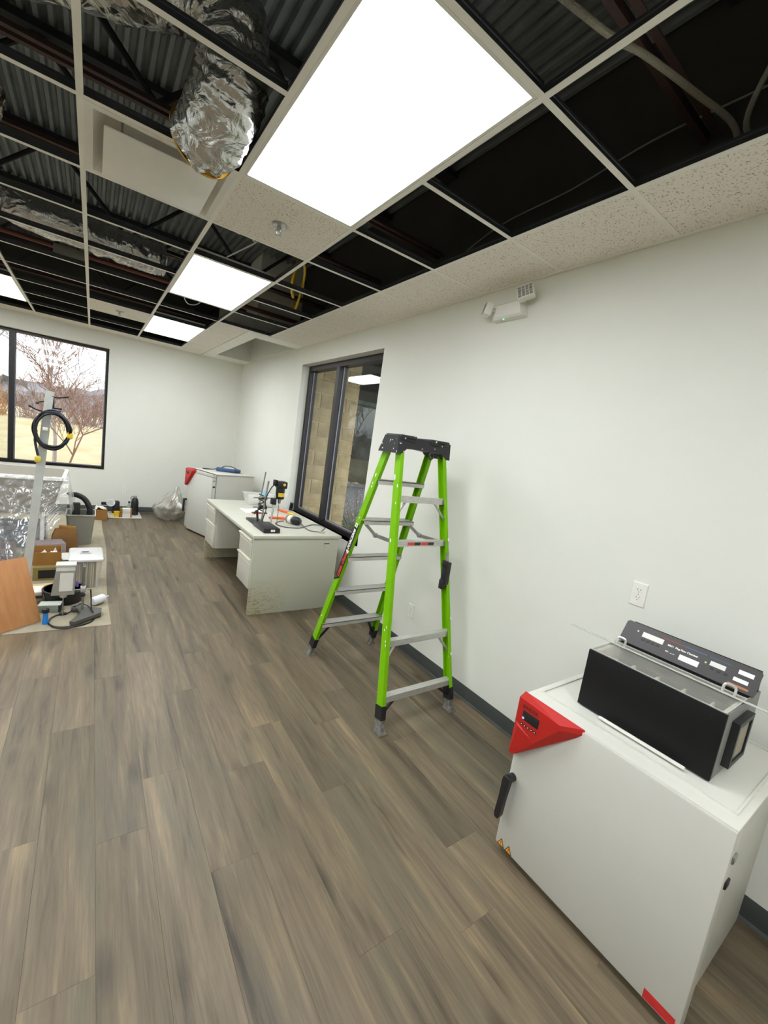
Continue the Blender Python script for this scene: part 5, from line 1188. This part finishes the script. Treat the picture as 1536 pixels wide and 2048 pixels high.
# ------------------------------------------------------------------ things along the far wall
fbx = carton('cardboard_box', 'small open cardboard box with white paper by the far wall', (-2.06, 6.54, .004), 0, .16, .24, .155, M_CARD)
single('crumpled_paper', MB().grid(lambda u, v: Vector((-2.13 + .14 * u, 6.44 + .2 * v, .165 + .035 * noise.noise((u * 5, v * 5, 4)) + .02 * math.sin(u * 4))), 8, 8), M_PAPER, 'crumpled white paper spilling from the far cardboard box', 'paper', (-2.06, 6.54, .15), angle=20)
tr = thing('paper_tray', 'shallow white tray on the floor holding bottles and cartons by the far wall', 'tray', (-1.71, 6.78, .0))
build('tray_floor', MB().box((-.23, -.2, .001), (.19, .22, .005)), M_PAPER, tr, False)
tl = MB()
for a, b in (((-.24, -.21), (.2, -.21)), ((.2, -.21), (.2, .23)), ((.2, .23), (-.24, .23)), ((-.24, .23), (-.24, -.21))): tl.tube([(a[0], a[1], .012), ((a[0] + b[0]) / 2, (a[1] + b[1]) / 2, .009), (b[0], b[1], .012)], .009, 6, 4)
build('tray_lip', tl, M_PAPER, tr)
ZT_ = .006
jg = thing('black_jug', 'tall black plastic jug with grey cap standing in the white tray', 'jug', (-1.59, 6.86, ZT_))
build('jug_body', MB().lathe([(.050, 0), (.054, .01), (.054, .21), (.044, .265), (.024, .29)], n=20), M_BLACK, jg)
build('jug_cap', MB().lathe([(.026, .29), (.026, .318), (.020, .322)], n=16), M_GREYP, jg)
build('jug_handle', MB().tube([(-.045, -.02, .25), (-.062, -.02, .29), (-.03, -.01, .315)], .008, 8, 5), M_GREYP, jg)
cb = thing('clear_bottle', 'clear glass bottle with dark cap left of the black jug', 'bottle', (-1.665, 6.92, ZT_))
build('bottle_body', MB().lathe([(.038, 0), (.040, .01), (.040, .11), (.016, .16), (.014, .19)], n=18), film('clear_bottle_glass', 'D5E2E2', .6, .8, .05, .05), cb)
build('bottle_cap', MB().lathe([(.017, .188), (.017, .212)], n=12), M_BLACK, cb)
for q in range(2):
    t = thing('small_carton', ['white carton with brown ends lying in the tray, lower of two', 'white carton with brown ends lying in the tray, upper of two'][q], 'box', (-1.718, 6.66, ZT_ + q * .073), 0, 'white cartons in the tray')
    build('carton_sleeve', MB().bbox((-.052, -.05, .0005), (.055, .05, .071), .002), M_PAPER, t); 
    for s_ in (-1, 1): build('carton_end', MB().bbox((s_ * .052 - (.03 if s_ < 0 else 0), -.048, .0015), (s_ * .055 + (.022 if s_ > 0 else 0), .048, .069), .002), M_CARD, t)
yc = thing('yellow_cup', 'yellow plastic cup lying left of the white cartons in the tray', 'cup', (-1.842, 6.65, ZT_))
build('cup_body', MB().lathe([(.034, 0), (.046, .09), (.048, .092), (.044, .092), (.03, .004)], n=8), M_YEL, yc)
build('spout', MB().bbox((-.085, -.012, .03), (-.036, .012, .055), .006), M_YEL, yc)
gg = thing('pressure_gauge', 'round silver dial gauge on a black fitting against the far wall', 'gauge', (-1.93, 6.90, ZT_))
gz = .16
build('gauge_case', MB().lathe([(.055, 0), (.060, .008), (.060, .03)], n=28).xf(frame((-1.925, 6.87, gz + .03), (1, 0, 0), (0, .35, 1))), M_STEEL, gg, world=True)
build('dial', MB().lathe([(.050, .030), (.050, .0315)], n=28).xf(frame((-1.925, 6.87, gz + .03), (1, 0, 0), (0, .35, 1))), mat('pale_dial', 'A6A6A0', .3), gg, world=True)
build('needle', MB().box((-.003, -.01, .0316), (.003, .04, .0325)).xf(frame((-1.925, 6.87, gz + .03), (1, -.6, 0), (0, .35, 1))), M_BLACK, gg, False, world=True)
build('fitting', MB().bbox((-2.05, 6.88, gz - .01), (-1.80, 6.93, gz + .035), .008).bbox((-1.90, 6.85, .006), (-1.80, 6.96, gz + .06), .02), M_BLACK, gg, world=True)
# bin bag in the corner
bgg = thing('rubbish_bag', 'translucent rubbish bag full of waste slumped beside the far oven', 'bag', (-1.10, 6.62, 0))
bm = bmesh.new(); bmesh.ops.create_icosphere(bm, subdivisions=5, radius=1)
for v in bm.verts:
    c = v.co.copy(); n1 = noise.noise(c * 2.0) * .2 + noise.noise(c * 4.5) * .10 + abs(noise.noise(c * 9)) * .09
    r = 1 + n1; z_ = c.z * r
    s = 1 if z_ < .1 else max(.10, 1 - .78 * (z_ - .1))
    zz = .24 + .25 * z_ if z_ < .1 else .265 + .33 * (z_ - .1)
    v.co = Vector((c.x * r * .235 * s + (.09 * max(0, z_) if z_ > .1 else 0), c.y * r * .26 * s, max(.003, zz - .02)))
build('bag_film', MB().add([v.co.copy() for v in bm.verts], [[w.index for w in f.verts] for f in bm.faces]), M_BAG, bgg, angle=180); bm.free()
random.seed(33); cols_ = ['B08A62', 'C9B49A', 'D8CFC0', 'A87C5A', '8E8A80', '6F6A62', 'BFA890']
for k in range(16):
    a = random.uniform(0, 2 * PI); q = random.uniform(0, .13); zz = random.uniform(.08, .40); q *= (1 - .6 * max(0, zz - .2) / .25)
    c = cols_[k % len(cols_)]
    build('waste_scrap', MB().bbox((-.05, -.035, -.03), (.05, .035, .03), .006).xf(Matrix.Translation((q * math.cos(a) + .04, q * math.sin(a), zz)) @ Matrix.Rotation(random.uniform(0, 3), 4, 'Z') @ Matrix.Rotation(random.uniform(-.8, .8), 4, 'X')), mat('waste_' + c, c, .8, var=.1), bgg)
